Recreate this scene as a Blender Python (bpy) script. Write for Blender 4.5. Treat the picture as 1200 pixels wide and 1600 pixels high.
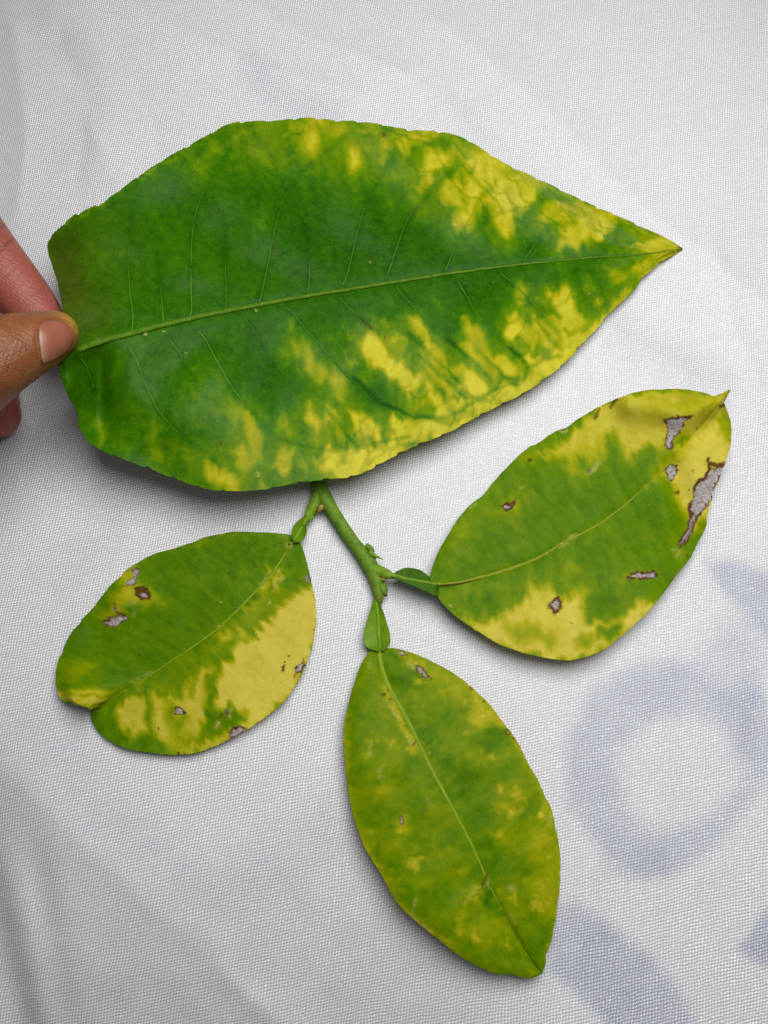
import bpy, bmesh, math
import numpy as np
from mathutils import Vector
from mathutils.bvhtree import BVHTree

# ------------------------------------------------------------------ clear
for o in list(bpy.data.objects):
    bpy.data.objects.remove(o, do_unlink=True)
scene = bpy.context.scene
COL = scene.collection

# ------------------------------------------------------------------ camera
TILT = math.radians(16.0)
HALF = math.radians(29.0)                    # half of the vertical field of view
FPX = 800.0 / math.tan(HALF)                 # focal length in photo pixels (1200 x 1600)
DIST = FPX * 0.00017                         # 0.17 mm per pixel at the middle of the cloth
CAM = np.array([0.0, -DIST * math.sin(TILT), DIST * math.cos(TILT)])
cd = bpy.data.cameras.new("Camera")
cd.sensor_fit = 'VERTICAL'
cd.angle = 2 * HALF
cd.clip_start = 0.005
cd.clip_end = 20.0
cam = bpy.data.objects.new("Camera", cd)
cam.location = CAM
cam.rotation_euler = (TILT, 0, 0)
COL.objects.link(cam)
scene.camera = cam

# ------------------------------------------------------------------ light
world = bpy.data.worlds.new("World")
scene.world = world
world.use_nodes = True
bg = world.node_tree.nodes["Background"]
bg.inputs[0].default_value = (0.95, 0.97, 1.0, 1)
bg.inputs[1].default_value = 0.14


def area_lamp(name, loc, target, size, power, color):
    ld = bpy.data.lights.new(name, 'AREA')
    ld.shape = 'DISK'
    ld.size = size
    ld.energy = power
    ld.color = color
    lo = bpy.data.objects.new(name, ld)
    lo.location = loc
    lo.rotation_euler = (Vector(target) - Vector(loc)).to_track_quat('-Z', 'Y').to_euler()
    COL.objects.link(lo)
    return lo


area_lamp("ceiling_lamp", (0.066, 0.082, 0.33), (0.025, 0.01, 0.0), 0.29, 1.74, (1.0, 0.985, 0.96))

vs = scene.view_settings
vs.view_transform = 'Standard'
vs.look = 'None'
vs.gamma = 1.0
vs.exposure = 0.0
vs.use_curve_mapping = False

# ------------------------------------------------------------------ mapping photo pixel + height -> place
UP = np.array([0.0, math.cos(TILT), math.sin(TILT)])
FW = np.array([0.0, math.sin(TILT), -math.cos(TILT)])


def P(px, py, z):
    """Points at height z (metres) on the sight line through photo pixel (px, py)."""
    px, py, z = np.broadcast_arrays(np.asarray(px, float), np.asarray(py, float), np.asarray(z, float))
    dx = (px - 600.0) / FPX
    dy = (800.0 - py) / FPX
    d = dx[..., None] * np.array([1.0, 0, 0]) + dy[..., None] * UP + FW
    t = (z - CAM[2]) / d[..., 2]
    return CAM + d * t[..., None]


def to_px(x, y, z=0.0):
    v = np.stack([x - CAM[0], y - CAM[1], np.full_like(x, z) - CAM[2]], -1)
    dep = v @ FW
    return 600 + FPX * v[..., 0] / dep, 800 - FPX * (v @ UP) / dep


# ------------------------------------------------------------------ noise and painting helpers (numpy)
def _hash(ix, iy, seed):
    h = (ix.astype(np.int64) * 374761393 + iy.astype(np.int64) * 668265263 + seed * 982451653) & 0x7fffffff
    h = ((h ^ (h >> 13)) * 1274126177) & 0x7fffffff
    h = h ^ (h >> 16)
    return (h & 0xffff) / 65535.0


def vnoise(x, y, seed=0):
    ix = np.floor(x); iy = np.floor(y)
    fx = x - ix; fy = y - iy
    fx = fx * fx * (3 - 2 * fx); fy = fy * fy * (3 - 2 * fy)
    a = _hash(ix, iy, seed); b = _hash(ix + 1, iy, seed)
    c = _hash(ix, iy + 1, seed); d = _hash(ix + 1, iy + 1, seed)
    return (a + (b - a) * fx + (c - a) * fy + (a - b - c + d) * fx * fy) * 2 - 1


def fbm(x, y, seed=0, octv=3):
    s = 0; a = 1.0; tot = 0
    for k in range(octv):
        s = s + a * vnoise(x * 2 ** k + 17.3 * k, y * 2 ** k - 9.1 * k, seed + k)
        tot += a; a *= 0.5
    return s / tot


def sstep(a, b, x):
    t = np.clip((x - a) / (b - a), 0, 1)
    return t * t * (3 - 2 * t)


def sd_poly(X, Y, pts):
    pts = np.asarray(pts, float)
    n = len(pts)
    d = np.full(X.shape, 1e9)
    ins = np.zeros(X.shape, bool)
    for i in range(n):
        x0, y0 = pts[i]; x1, y1 = pts[(i + 1) % n]
        ex, ey = x1 - x0, y1 - y0
        wx, wy = X - x0, Y - y0
        t = np.clip((wx * ex + wy * ey) / (ex * ex + ey * ey + 1e-9), 0, 1)
        d = np.minimum(d, (wx - ex * t) ** 2 + (wy - ey * t) ** 2)
        c = ((y0 <= Y) & (y1 > Y)) | ((y1 <= Y) & (y0 > Y))
        with np.errstate(divide='ignore', invalid='ignore'):
            xi = x0 + (Y - y0) / (y1 - y0) * ex if y1 != y0 else np.full(X.shape, 1e9)
        ins ^= c & (X < xi)
    d = np.sqrt(d)
    return np.where(ins, -d, d)


def sd_line(X, Y, pts, r0, r1=None):
    pts = np.asarray(pts, float)
    r1 = r0 if r1 is None else r1
    n = len(pts) - 1
    best = np.full(X.shape, 1e9)
    for i in range(n):
        x0, y0 = pts[i]; x1, y1 = pts[i + 1]
        ex, ey = x1 - x0, y1 - y0
        wx, wy = X - x0, Y - y0
        t = np.clip((wx * ex + wy * ey) / (ex * ex + ey * ey + 1e-9), 0, 1)
        r = r0 + (r1 - r0) * (i + t) / n
        best = np.minimum(best, np.hypot(wx - ex * t, wy - ey * t) - r)
    return best


class Paint:
    """A scalar field over photo pixel positions, built from patches."""
    def __init__(self, X, Y, base, k=1.0):
        self.X, self.Y = X, Y
        self.f = np.zeros(X.shape) + base
        self.k = k
        self.base = base
        self.grow = 0.0
        self.ops = []

    def _apply(self, sd, val, soft, idx):
        m = sstep(soft * self.k, -soft * self.k, sd)
        self.f[idx] += (val - self.f[idx]) * m

    def _box(self, pts, pad):
        p = np.asarray(pts, float)
        return np.where((self.X > p[:, 0].min() - pad) & (self.X < p[:, 0].max() + pad) &
                        (self.Y > p[:, 1].min() - pad) & (self.Y < p[:, 1].max() + pad))

    def poly(self, pts, val, soft=5):
        self.ops.append(('poly', (pts, val, soft), 1))
        i = self._box(pts, soft * self.k + self.grow + 2)
        if len(i[0]):
            self._apply(sd_poly(self.X[i], self.Y[i], pts) - (self.grow if val > 0.3 else 0.0), val, soft, i)

    def line(self, pts, r, val, soft=4, r1=None):
        self.ops.append(('line', (pts, r, val, soft, r1), 2))
        i = self._box(pts, r + (r1 or 0) + soft * self.k + 2)
        if len(i[0]):
            self._apply(sd_line(self.X[i], self.Y[i], pts, r, r1), val, soft, i)

    def blob(self, x, y, rx, ry, val, soft=0.6, ang=0):
        self.ops.append(('blob', (x, y, rx, ry, val, soft, ang), 4))
        R = max(rx, ry) * (1 + soft * self.k) + 2
        i = self._box([(x - R, y - R), (x + R, y + R)], 0)
        if len(i[0]):
            c, s = math.cos(math.radians(ang)), math.sin(math.radians(ang))
            u = ((self.X[i] - x) * c + (self.Y[i] - y) * s) / rx
            v = (-(self.X[i] - x) * s + (self.Y[i] - y) * c) / ry
            self._apply(np.hypot(u, v) - 1, val, soft, i)


def halo(q, spread, gain):
    """the same patches, wider and fainter: yellowing fades out gradually into the green"""
    p = Paint(q.X, q.Y, q.base, q.k * spread)
    p.grow = q.grow
    for kind, a, i in q.ops:
        a = list(a)
        a[i] = q.base + (a[i] - q.base) * (gain if a[i] > q.base else 0.6)
        getattr(p, kind)(*a)
    return np.maximum(q.f, p.f)


def cells(u, v, seed):
    """distance to the nearest cell border of a jittered grid (for the fine vein net)"""
    iu, iv = np.floor(u), np.floor(v)
    d1 = np.full(u.shape, 9.0); d2 = np.full(u.shape, 9.0)
    for a in (-1, 0, 1):
        for b in (-1, 0, 1):
            cu, cv = iu + a, iv + b
            d = np.hypot(cu + 0.15 + 0.7 * _hash(cu, cv, seed) - u, cv + 0.15 + 0.7 * _hash(cu, cv, seed + 1) - v)
            d2 = np.where(d < d1, d1, np.minimum(d2, d)); d1 = np.minimum(d1, d)
    return d2 - d1


def crop(ox, oy, k):
    """crop-window coordinates -> photo pixels"""
    return lambda pts: [(ox + x / k, oy + y / k) for x, y in pts]


# ------------------------------------------------------------------ node helpers
def new_mat(name):
    m = bpy.data.materials.new(name)
    m.use_nodes = True
    nt = m.node_tree
    for n in list(nt.nodes):
        nt.nodes.remove(n)
    return m, nt


class NT:
    def __init__(self, nt):
        self.nt = nt

    def n(self, t, **kw):
        nd = self.nt.nodes.new(t)
        for k, v in kw.items():
            setattr(nd, k, v)
        return nd

    def l(self, a, b):
        self.nt.links.new(a, b)

    def val(self, s, v):
        if hasattr(v, 'is_output') or isinstance(v, bpy.types.NodeSocket):
            self.l(v, s)
        else:
            s.default_value = v

    def math(self, op, a, b=0.0, c=0.0, clamp=False):
        nd = self.n('ShaderNodeMath', operation=op, use_clamp=clamp)
        self.val(nd.inputs[0], a); self.val(nd.inputs[1], b); self.val(nd.inputs[2], c)
        return nd.outputs[0]

    def mix(self, f, a, b, blend='MIX'):
        nd = self.n('ShaderNodeMix', data_type='RGBA', blend_type=blend)
        self.val(nd.inputs['Factor'], f)
        A = [i for i in nd.inputs if i.name == 'A' and i.type == 'RGBA'][0]
        B = [i for i in nd.inputs if i.name == 'B' and i.type == 'RGBA'][0]
        self.val(A, a if not isinstance(a, tuple) else (*a, 1)); self.val(B, b if not isinstance(b, tuple) else (*b, 1))
        return [o for o in nd.outputs if o.type == 'RGBA'][0]

    def attr(self, name):
        return self.n('ShaderNodeAttribute', attribute_name=name).outputs['Fac']

    def mm(self, scale=1000.0):
        tc = self.n('ShaderNodeNewGeometry')
        mp = self.n('ShaderNodeVectorMath', operation='SCALE')
        self.l(tc.outputs['Position'], mp.inputs[0])
        mp.inputs['Scale'].default_value = scale
        return mp.outputs[0]

    def noise(self, vec, scale, detail=3, rough=0.55):
        nd = self.n('ShaderNodeTexNoise')
        self.l(vec, nd.inputs['Vector'])
        nd.inputs['Scale'].default_value = scale
        nd.inputs['Detail'].default_value = detail
        nd.inputs['Roughness'].default_value = rough
        return nd.outputs['Fac']

    def ramp(self, fac, stops):
        nd = self.n('ShaderNodeValToRGB')
        cr = nd.color_ramp
        while len(cr.elements) < len(stops):
            cr.elements.new(0.5)
        for e, (p, c) in zip(cr.elements, stops):
            e.position = p
            e.color = (*c, 1) if isinstance(c, tuple) else (c, c, c, 1)
        self.l(fac, nd.inputs[0])
        return nd.outputs[0]


def remap(T, fac, a, b):
    nd = T.n('ShaderNodeMapRange')
    T.l(fac, nd.inputs[0])
    nd.inputs[1].default_value, nd.inputs[2].default_value = a
    nd.inputs[3].default_value, nd.inputs[4].default_value = b
    return nd.outputs[0]


def leaf_material(name, stops, pore, rough=0.34, translucent=0.34, spec=0.075):
    m, nt = new_mat(name)
    T = NT(nt)
    v = T.mm()
    chl = T.attr('chl'); nec = T.attr('nec'); brn = T.attr('brn'); pal = T.attr('pal')
    n1 = T.noise(v, 0.55, 5, 0.62)
    n2 = T.noise(v, 2.6, 3, 0.6)
    c = T.math('ADD', chl, T.math('MULTIPLY', T.math('SUBTRACT', n1, 0.5), 0.32))
    c = T.math('ADD', c, T.math('MULTIPLY', T.math('SUBTRACT', n2, 0.5), 0.20), clamp=True)
    col = T.ramp(c, stops)
    # slow drift of leaf colour
    col = T.mix(remap(T, T.noise(v, 0.09, 2), (0.3, 0.7), (0.0, 0.35)), col, (0.9, 0.82, 0.75), 'MULTIPLY')
    # oil glands: tiny paler dots
    vor = T.n('ShaderNodeTexVoronoi', feature='F1')
    T.l(v, vor.inputs['Vector']); vor.inputs['Scale'].default_value = 1.15
    gl = T.math('LESS_THAN', vor.outputs['Distance'], 0.16)
    sep = T.n('ShaderNodeSeparateColor'); T.l(vor.outputs['Color'], sep.inputs[0])
    gl = T.math('MULTIPLY', gl, T.math('MULTIPLY', sep.outputs[0], pore))
    col = T.mix(gl, col, (0.30, 0.45, 0.07))
    col = T.mix(pal, col, (0.64, 0.57, 0.16))
    # dead tissue: papery grey with darker flecks, brown margins
    gn = T.noise(v, 1.6, 4, 0.7)
    grey = T.ramp(gn, [(0.28, (0.17, 0.115, 0.09)), (0.42, (0.34, 0.30, 0.285)), (0.55, (0.47, 0.44, 0.43)), (0.72, (0.68, 0.655, 0.65))])
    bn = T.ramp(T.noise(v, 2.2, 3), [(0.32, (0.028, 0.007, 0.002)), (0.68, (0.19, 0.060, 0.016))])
    col = T.mix(nec, col, grey)
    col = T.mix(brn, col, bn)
    b = T.n('ShaderNodeBsdfPrincipled')
    T.l(col, b.inputs['Base Color'])
    dead = T.math('MAXIMUM', nec, brn)
    T.l(T.math('ADD', remap(T, T.noise(v, 0.35, 4), (0.3, 0.7), (rough - 0.07, rough + 0.08)),
               T.math('MULTIPLY', dead, 0.35), clamp=True), b.inputs['Roughness'])
    b.inputs['Specular IOR Level'].default_value = spec
    # relief: fine orange-peel, gentle blistering between veins, sunken dead spots
    h = T.math('MULTIPLY', T.noise(v, 3.2, 2), 0.25)
    h = T.math('ADD', h, T.math('MULTIPLY', T.noise(v, 0.35, 3), 1.1))
    h = T.math('ADD', h, T.math('MULTIPLY', vor.outputs['Distance'], 0.10))
    h = T.math('SUBTRACT', h, T.math('MULTIPLY', dead, 0.6))
    h = T.math('ADD', h, T.math('MULTIPLY', T.math('MULTIPLY', dead, gn), 1.3))
    bp = T.n('ShaderNodeBump')
    bp.inputs['Strength'].default_value = 0.35
    bp.inputs['Distance'].default_value = 0.00035
    T.l(h, bp.inputs['Height']); T.l(bp.outputs[0], b.inputs['Normal'])
    tr = T.n('ShaderNodeBsdfTranslucent')
    T.l(T.mix(0.5, col, (0.46, 0.42, 0.02)), tr.inputs[0])
    ms = T.n('ShaderNodeMixShader'); ms.inputs[0].default_value = translucent
    T.l(b.outputs[0], ms.inputs[1]); T.l(tr.outputs[0], ms.inputs[2])
    out = T.n('ShaderNodeOutputMaterial')
    T.l(ms.outputs[0], out.inputs[0])
    return m


def plain_material(name, c0, c1, scale=0.8, rough=0.45, bump=0.25, spots=None):
    m, nt = new_mat(name)
    T = NT(nt)
    v = T.mm()
    col = T.ramp(T.noise(v, scale, 4, 0.6), [(0.32, c0), (0.68, c1)])
    if spots:
        f = remap(T, T.noise(v, 0.9, 3, 0.7), (0.62, 0.72), (0.0, 0.9))
        col = T.mix(f, col, spots)
    b = T.n('ShaderNodeBsdfPrincipled')
    T.l(col, b.inputs['Base Color'])
    b.inputs['Roughness'].default_value = rough
    b.inputs['Specular IOR Level'].default_value = 0.10
    bp = T.n('ShaderNodeBump'); bp.inputs['Strength'].default_value = bump; bp.inputs['Distance'].default_value = 0.0003
    T.l(T.noise(v, 2.0, 3), bp.inputs['Height']); T.l(bp.outputs[0], b.inputs['Normal'])
    out = T.n('ShaderNodeOutputMaterial'); T.l(b.outputs[0], out.inputs[0])
    return m


# ------------------------------------------------------------------ mesh helpers
def mesh_obj(name, verts, faces, mat, parent=None, smooth=True, attrs=None):
    me = bpy.data.meshes.new(name)
    verts = np.asarray(verts, np.float32)
    if isinstance(faces, np.ndarray):
        nf = len(faces)
        me.vertices.add(len(verts)); me.vertices.foreach_set('co', verts.ravel())
        me.loops.add(nf * 4); me.loops.foreach_set('vertex_index', faces.astype(np.int32).ravel())
        me.polygons.add(nf)
        me.polygons.foreach_set('loop_start', np.arange(0, nf * 4, 4, dtype=np.int32))
        me.update(calc_edges=True)
    else:
        me.from_pydata(verts.tolist(), [], faces)
        me.update()
    me.validate()
    if smooth:
        me.polygons.foreach_set('use_smooth', np.ones(len(me.polygons), bool))
    for k, a in (attrs or {}).items():
        at = me.attributes.new(k, 'FLOAT', 'POINT')
        at.data.foreach_set('value', np.asarray(a, np.float32).ravel())
    me.materials.append(mat)
    o = bpy.data.objects.new(name, me)
    COL.objects.link(o)
    if parent:
        o.parent = parent
        o.matrix_parent_inverse = parent.matrix_world.inverted()
    return o


def empty(name, loc, label, cat):
    o = bpy.data.objects.new(name, None)
    o.empty_display_size = 0.01
    o.location = loc
    COL.objects.link(o)
    bpy.context.view_layer.update()
    o['label'] = label; o['category'] = cat
    return o


def resample(pts, n, power=1.0, smooth=True):
    """n points evenly along a polyline (Catmull-Rom smoothed)."""
    p = np.asarray(pts, float)
    if smooth and len(p) > 2:
        q = np.vstack([2 * p[0] - p[1], p, 2 * p[-1] - p[-2]])
        out = []
        for i in range(1, len(q) - 2):
            t = np.linspace(0, 1, 12, endpoint=False)[:, None]
            a, b, c, d = q[i - 1], q[i], q[i + 1], q[i + 2]
            out.append(0.5 * (2 * b + (c - a) * t + (2 * a - 5 * b + 4 * c - d) * t ** 2 + (3 * b - a - 3 * c + d) * t ** 3))
        p = np.vstack(out + [p[-1:]])
    L = np.r_[0, np.cumsum(np.hypot(*np.diff(p[:, :2], axis=0).T))]
    u = np.linspace(0, 1, n) ** power * L[-1]
    return np.stack([np.interp(u, L, p[:, k]) for k in range(p.shape[1])], -1), u


def tube_mesh(centers, radii, ring=10, flat=1.0, caps=True):
    """Swept tube in world metres; flat < 1 squashes it vertically."""
    c = np.asarray(centers, float); r = np.asarray(radii, float)
    n = len(c)
    tan = np.gradient(c, axis=0)
    tan /= np.linalg.norm(tan, axis=1)[:, None] + 1e-12
    side = np.cross(tan, np.array([0, 0, 1.0])); side /= np.linalg.norm(side, axis=1)[:, None] + 1e-12
    up = np.cross(side, tan)
    a = np.linspace(0, 2 * np.pi, ring, endpoint=False)
    V = c[:, None, :] + r[:, None, None] * (np.cos(a)[None, :, None] * side[:, None, :] + flat * np.sin(a)[None, :, None] * up[:, None, :])
    V = V.reshape(-1, 3)
    F = []
    for i in range(n - 1):
        for j in range(ring):
            k = (j + 1) % ring
            F.append((i * ring + j, i * ring + k, (i + 1) * ring + k, (i + 1) * ring + j))
    if caps:
        F.append(tuple(range(ring - 1, -1, -1)))
        F.append(tuple((n - 1) * ring + j for j in range(ring)))
    return V, F


# ------------------------------------------------------------------ the cloth
def cloth_h(x, y):
    """Gentle relief of the cloth, metres, in world coordinates."""
    X, Y = to_px(x, y)
    X = np.clip(X, -700, 2000); Y = np.clip(Y, -900, 2400)
    h = 0.0007 * fbm(x * 22, y * 22, 5, 3)
    # crease lines
    def crease(pts, amp, w, fade=60, skew=0.0):
        pts = np.asarray(pts, float)
        d = sd_line(X, Y, pts, 0)
        dx, dy = pts[-1] - pts[0]
        s = ((X - pts[0, 0]) * -dy + (Y - pts[0, 1]) * dx) / math.hypot(dx, dy)
        g = np.exp(-np.abs(d) / w) * (1 + skew * np.sign(s) * (1 - np.exp(-np.abs(d) / (0.3 * w))))
        return amp * g
    h = h + crease([(-160, 1040), (0, 1195), (120, 1310), (260, 1440), (330, 1510), (420, 1600)], 0.0005, 40)
    h = h + crease([(330, 1470), (360, 1540), (470, 1640)], 0.0006, 40)
    h = h + crease([(560, 90), (660, 135), (760, 190)], 0.0004, 34)
    h = h + crease([(690, 40), (850, 165), (930, 260), (1060, 370), (1300, 560)], 0.0011, 36)
    h = h + crease([(940, 500), (1000, 540), (1080, 590), (1180, 640)], 0.0010, 26)
    h = h + crease([(880, 470), (985, 520), (1010, 600)], -0.0006, 30)
    h = h + crease([(1110, 380), (1150, 520), (1210, 640)], 0.0008, 34)
    h = h + crease([(1160, 760), (1120, 860), (1190, 960)], -0.0006, 40)
    h = h + crease([(150, -20), (260, 40), (420, 110), (560, 150)], 0.0011, 34)
    h = h + crease([(330, -30), (480, 60), (640, 120)], 0.0008, 30)
    h = h + crease([(0, 20), (110, 130), (190, 300)], 0.0009, 38)
    h = h + crease([(180, 90), (240, 190), (250, 260)], -0.0008, 34)
    h = h + crease([(90, 60), (135, 160), (120, 280)], -0.0012, 40)
    h = h + crease([(20, 40), (40, 200), (20, 330)], 0.0011, 40)
    # beyond the long crease the cloth slopes down; it also sags at the left
    wob = 16 * fbm(X / 90, Y / 90, 71, 2)
    sl = ((X - 0) * 245 - (Y - 1195) * 255) / math.hypot(245, 255) + wob      # < 0 below-left of the crease
    sf = 10.0 + 45.0 * sstep(180, 420, X)
    h = h - 0.13 * 0.00017 * (np.logaddexp(0, -sl / sf) * sf)
    sb = ((X - 250) * -190 - (Y - 1430) * 310) / math.hypot(190, 310) + wob     # < 0 below the second, softer break
    h = h - 0.14 * 0.00017 * (np.logaddexp(0, -sb / 26.0) * 26.0) * sstep(900, 500, X)
    h = h - 0.20 * 0.00017 * (np.logaddexp(0, (110 - X) / 22.0) * 22.0) * sstep(560, 300, Y)
    # the lower left corner falls away in soft folds
    fold = sstep(120, -140, X + 0.16 * (1600 - Y) - 20) * sstep(1000, 1350, Y)
    h = h - 0.006 * fold
    h = h + 0.0011 * np.sin((X * 0.9 - Y * 0.22) / 17.0) * sstep(110, 20, X) * sstep(1250, 1420, Y)
    return h


def build_cloth():
    x = np.r_[np.linspace(-0.60, -0.205, 60, endpoint=False), np.linspace(-0.205, 0.205, 340), np.linspace(0.205, 0.60, 61)[1:]]
    y = np.r_[np.linspace(-0.50, -0.215, 50, endpoint=False), np.linspace(-0.215, 0.265, 390), np.linspace(0.265, 0.75, 71)[1:]]
    nx, ny = len(x), len(y)
    Xw, Yw = np.meshgrid(x, y)
    Z = cloth_h(Xw, Yw)
    X, Y = to_px(Xw, Yw)
    wx = X + 9 * fbm(X / 60, Y / 60, 3, 3); wy = Y + 9 * fbm(X / 60, Y / 60, 8, 3)
    pr = Paint(wx, wy, 0.0)
    # the printed ring and brushed bands
    c = crop(800, 900, 914 / 400)
    ringout = c([(190, 640), (230, 520), (310, 420), (430, 340), (560, 305), (680, 310), (790, 330), (860, 380), (905, 450), (930, 560), (935, 660), (900, 740), (840, 830), (760, 920), (660, 1010), (560, 1065), (450, 1060), (350, 1010), (260, 920), (205, 800)])
    ringin = c([(370, 700), (380, 620), (430, 550), (520, 505), (640, 490), (740, 520), (810, 580), (850, 660), (830, 740), (760, 810), (670, 870), (560, 900), (470, 890), (400, 830)])
    pr.poly(ringout, 0.62, 16)
    pr.poly(ringin, 0.06, 18)
    pr.blob(1150, 1020, 45, 60, 0.45, 0.9); pr.blob(1022, 1345, 62, 24, 0.8, 0.8, -12)
    pr.blob(965, 1085, 60, 26, 0.62, 0.9, -35); pr.blob(1170, 1130, 24, 60, 0.78, 0.8)
    pr.poly(c([(160, 1180), (220, 1150), (340, 1230), (480, 1350), (590, 1470), (660, 1620), (640, 1760), (400, 1760), (330, 1600), (200, 1470), (120, 1400)]), 0.72, 14)
    pr.poly(c([(790, 1340), (860, 1270), (930, 1180), (1100, 1100), (1120, 1330), (930, 1400), (840, 1370)]), 0.75, 9)
    pr.poly(c([(690, -60), (800, -70), (960, 0), (1100, 120), (1060, 330), (930, 250), (820, 120), (740, 40)]), 0.72, 14)
    # faint bands elsewhere
    for pts, r, val in ([[(60, 20), (150, 120), (110, 260)], 26, 0.2], [[(400, 110), (450, 160), (520, 175)], 22, 0.30],
                        [[(700, 160), (860, 300), (980, 420)], 16, 0.14], [[(960, 510), (1040, 560), (1120, 600)], 28, 0.22],
                        [[(60, 1130), (150, 1260), (330, 1390), (520, 1280)], 40, 0.16], [[(80, 900), (170, 830)], 28, 0.14],
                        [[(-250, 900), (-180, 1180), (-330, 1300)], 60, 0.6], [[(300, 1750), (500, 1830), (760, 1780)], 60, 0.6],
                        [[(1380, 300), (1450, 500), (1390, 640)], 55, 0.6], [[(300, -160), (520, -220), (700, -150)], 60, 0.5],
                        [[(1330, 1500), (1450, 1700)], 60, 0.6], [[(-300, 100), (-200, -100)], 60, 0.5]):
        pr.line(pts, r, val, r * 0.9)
    prt = np.clip(pr.f * (0.86 + 0.3 * fbm(X / 34, Y / 34, 21, 3)), 0, 1)

    m, nt = new_mat("woven_cloth")
    T = NT(nt)
    v = T.mm()
    warp = T.n('ShaderNodeTexNoise'); T.l(v, warp.inputs['Vector'])
    warp.inputs['Scale'].default_value = 0.10; warp.inputs['Detail'].default_value = 3
    off = T.n('ShaderNodeVectorMath', operation='MULTIPLY_ADD')
    T.l(warp.outputs['Color'], off.inputs[0]); off.inputs[1].default_value = (1.5, 1.5, 0); T.l(v, off.inputs[2])
    fine = T.n('ShaderNodeTexNoise'); T.l(v, fine.inputs['Vector'])
    fine.inputs['Scale'].default_value = 1.1; fine.inputs['Detail'].default_value = 1
    off2 = T.n('ShaderNodeVectorMath', operation='MULTIPLY_ADD')
    T.l(fine.outputs['Color'], off2.inputs[0]); off2.inputs[1].default_value = (0.36, 0.36, 0); T.l(off.outputs[0], off2.inputs[2])
    sx = T.n('ShaderNodeSeparateXYZ'); T.l(off2.outputs[0], sx.inputs[0])
    pitch = 0.68
    a1, a2 = math.radians(13), math.radians(83)
    # row coordinate runs across the weft, column coordinate across the warp
    u = T.math('DIVIDE', T.math('ADD', T.math('MULTIPLY', sx.outputs[0], math.sin(a2)), T.math('MULTIPLY', sx.outputs[1], -math.cos(a2))), pitch)
    w = T.math('DIVIDE', T.math('ADD', T.math('MULTIPLY', sx.outputs[0], -math.sin(a1)), T.math('MULTIPLY', sx.outputs[1], math.cos(a1))), pitch)
    tau = 2 * math.pi
    cu = T.math('COSINE', T.math('MULTIPLY', u, tau)); cw = T.math('COSINE', T.math('MULTIPLY', w, tau))
    cd_ = T.math('COSINE', T.math('MULTIPLY', T.math('SUBTRACT', u, w), tau))
    h = T.math('ADD', T.math('ADD', cu, cw), T.math('MULTIPLY', cd_, 0.55))
    h01 = remap(T, h, (-1.6, 2.3), (0.0, 1.0))
    # thread-to-thread variation
    cell = T.n('ShaderNodeCombineXYZ')
    T.l(T.math('FLOOR', T.math('ADD', u, 0.5)), cell.inputs[0]); T.l(T.math('FLOOR', T.math('ADD', w, 0.5)), cell.inputs[1])
    wn = T.n('ShaderNodeTexWhiteNoise', noise_dimensions='2D'); T.l(cell.outputs[0], wn.inputs[0])
    rows = T.n('ShaderNodeTexWhiteNoise', noise_dimensions='1D'); T.l(T.math('FLOOR', T.math('ADD', w, 0.5)), rows.inputs['W'])
    colr = T.n('ShaderNodeTexWhiteNoise', noise_dimensions='1D'); T.l(T.math('FLOOR', T.math('ADD', u, 0.5)), colr.inputs['W'])
    thr = T.math('ADD', T.math('MULTIPLY', wn.outputs[0], 0.5), T.math('ADD', T.math('MULTIPLY', rows.outputs[0], 0.25), T.math('MULTIPLY', colr.outputs[0], 0.25)))
    base = T.ramp(h01, [(0.0, (0.40, 0.405, 0.425)), (0.45, (0.55, 0.555, 0.575)), (0.68, (0.70, 0.705, 0.725)), (0.90, (0.93, 0.935, 0.95))])  # thread gaps darker: underside showing through, plus painted-in occlusion
    base = T.mix(remap(T, thr, (0.2, 0.8), (0.0, 0.34)), base, (0.50, 0.50, 0.52))
    # slight pink / blue threads
    tint = T.ramp(T.noise(v, 0.22, 4, 0.7), [(0.3, (0.93, 0.97, 1.0)), (0.5, (1, 1, 1)), (0.7, (1.0, 0.955, 0.965))])
    base = T.mix(1.0, base, tint, 'MULTIPLY')
    prn = T.math('MULTIPLY', T.attr('print'), remap(T, h01, (0.2, 0.95), (1.0, 0.62)))
    base = T.mix(prn, base, T.mix(1.0, base, (0.40, 0.46, 0.62), 'MULTIPLY'))
    b = T.n('ShaderNodeBsdfPrincipled')
    T.l(base, b.inputs['Base Color'])
    T.l(remap(T, thr, (0, 1), (0.30, 0.44)), b.inputs['Roughness'])
    b.inputs['Specular IOR Level'].default_value = 1.0
    b.inputs['Sheen Weight'].default_value = 0.12
    bp = T.n('ShaderNodeBump'); bp.inputs['Strength'].default_value = 0.8; bp.inputs['Distance'].default_value = 0.00018
    T.l(T.math('ADD', h01, T.math('MULTIPLY', thr, 0.25)), bp.inputs['Height'])
    T.l(bp.outputs[0], b.inputs['Normal'])
    out = T.n('ShaderNodeOutputMaterial'); T.l(b.outputs[0], out.inputs[0])

    V = np.stack([Xw, Yw, Z], -1).reshape(-1, 3)
    i = np.arange(ny * nx).reshape(ny, nx)
    F = np.stack([i[:-1, :-1], i[:-1, 1:], i[1:, 1:], i[1:, :-1]], -1).reshape(-1, 4)
    o = mesh_obj("tablecloth", V, F, m, attrs={'print': prt})
    sol = o.modifiers.new("thickness", 'SOLIDIFY'); sol.thickness = 0.0004; sol.offset = -1
    o['label'] = "white woven cloth with blurred blue-grey printed ring, lying under the leaves"
    o['category'] = "cloth"
    return o


build_cloth()

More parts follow.
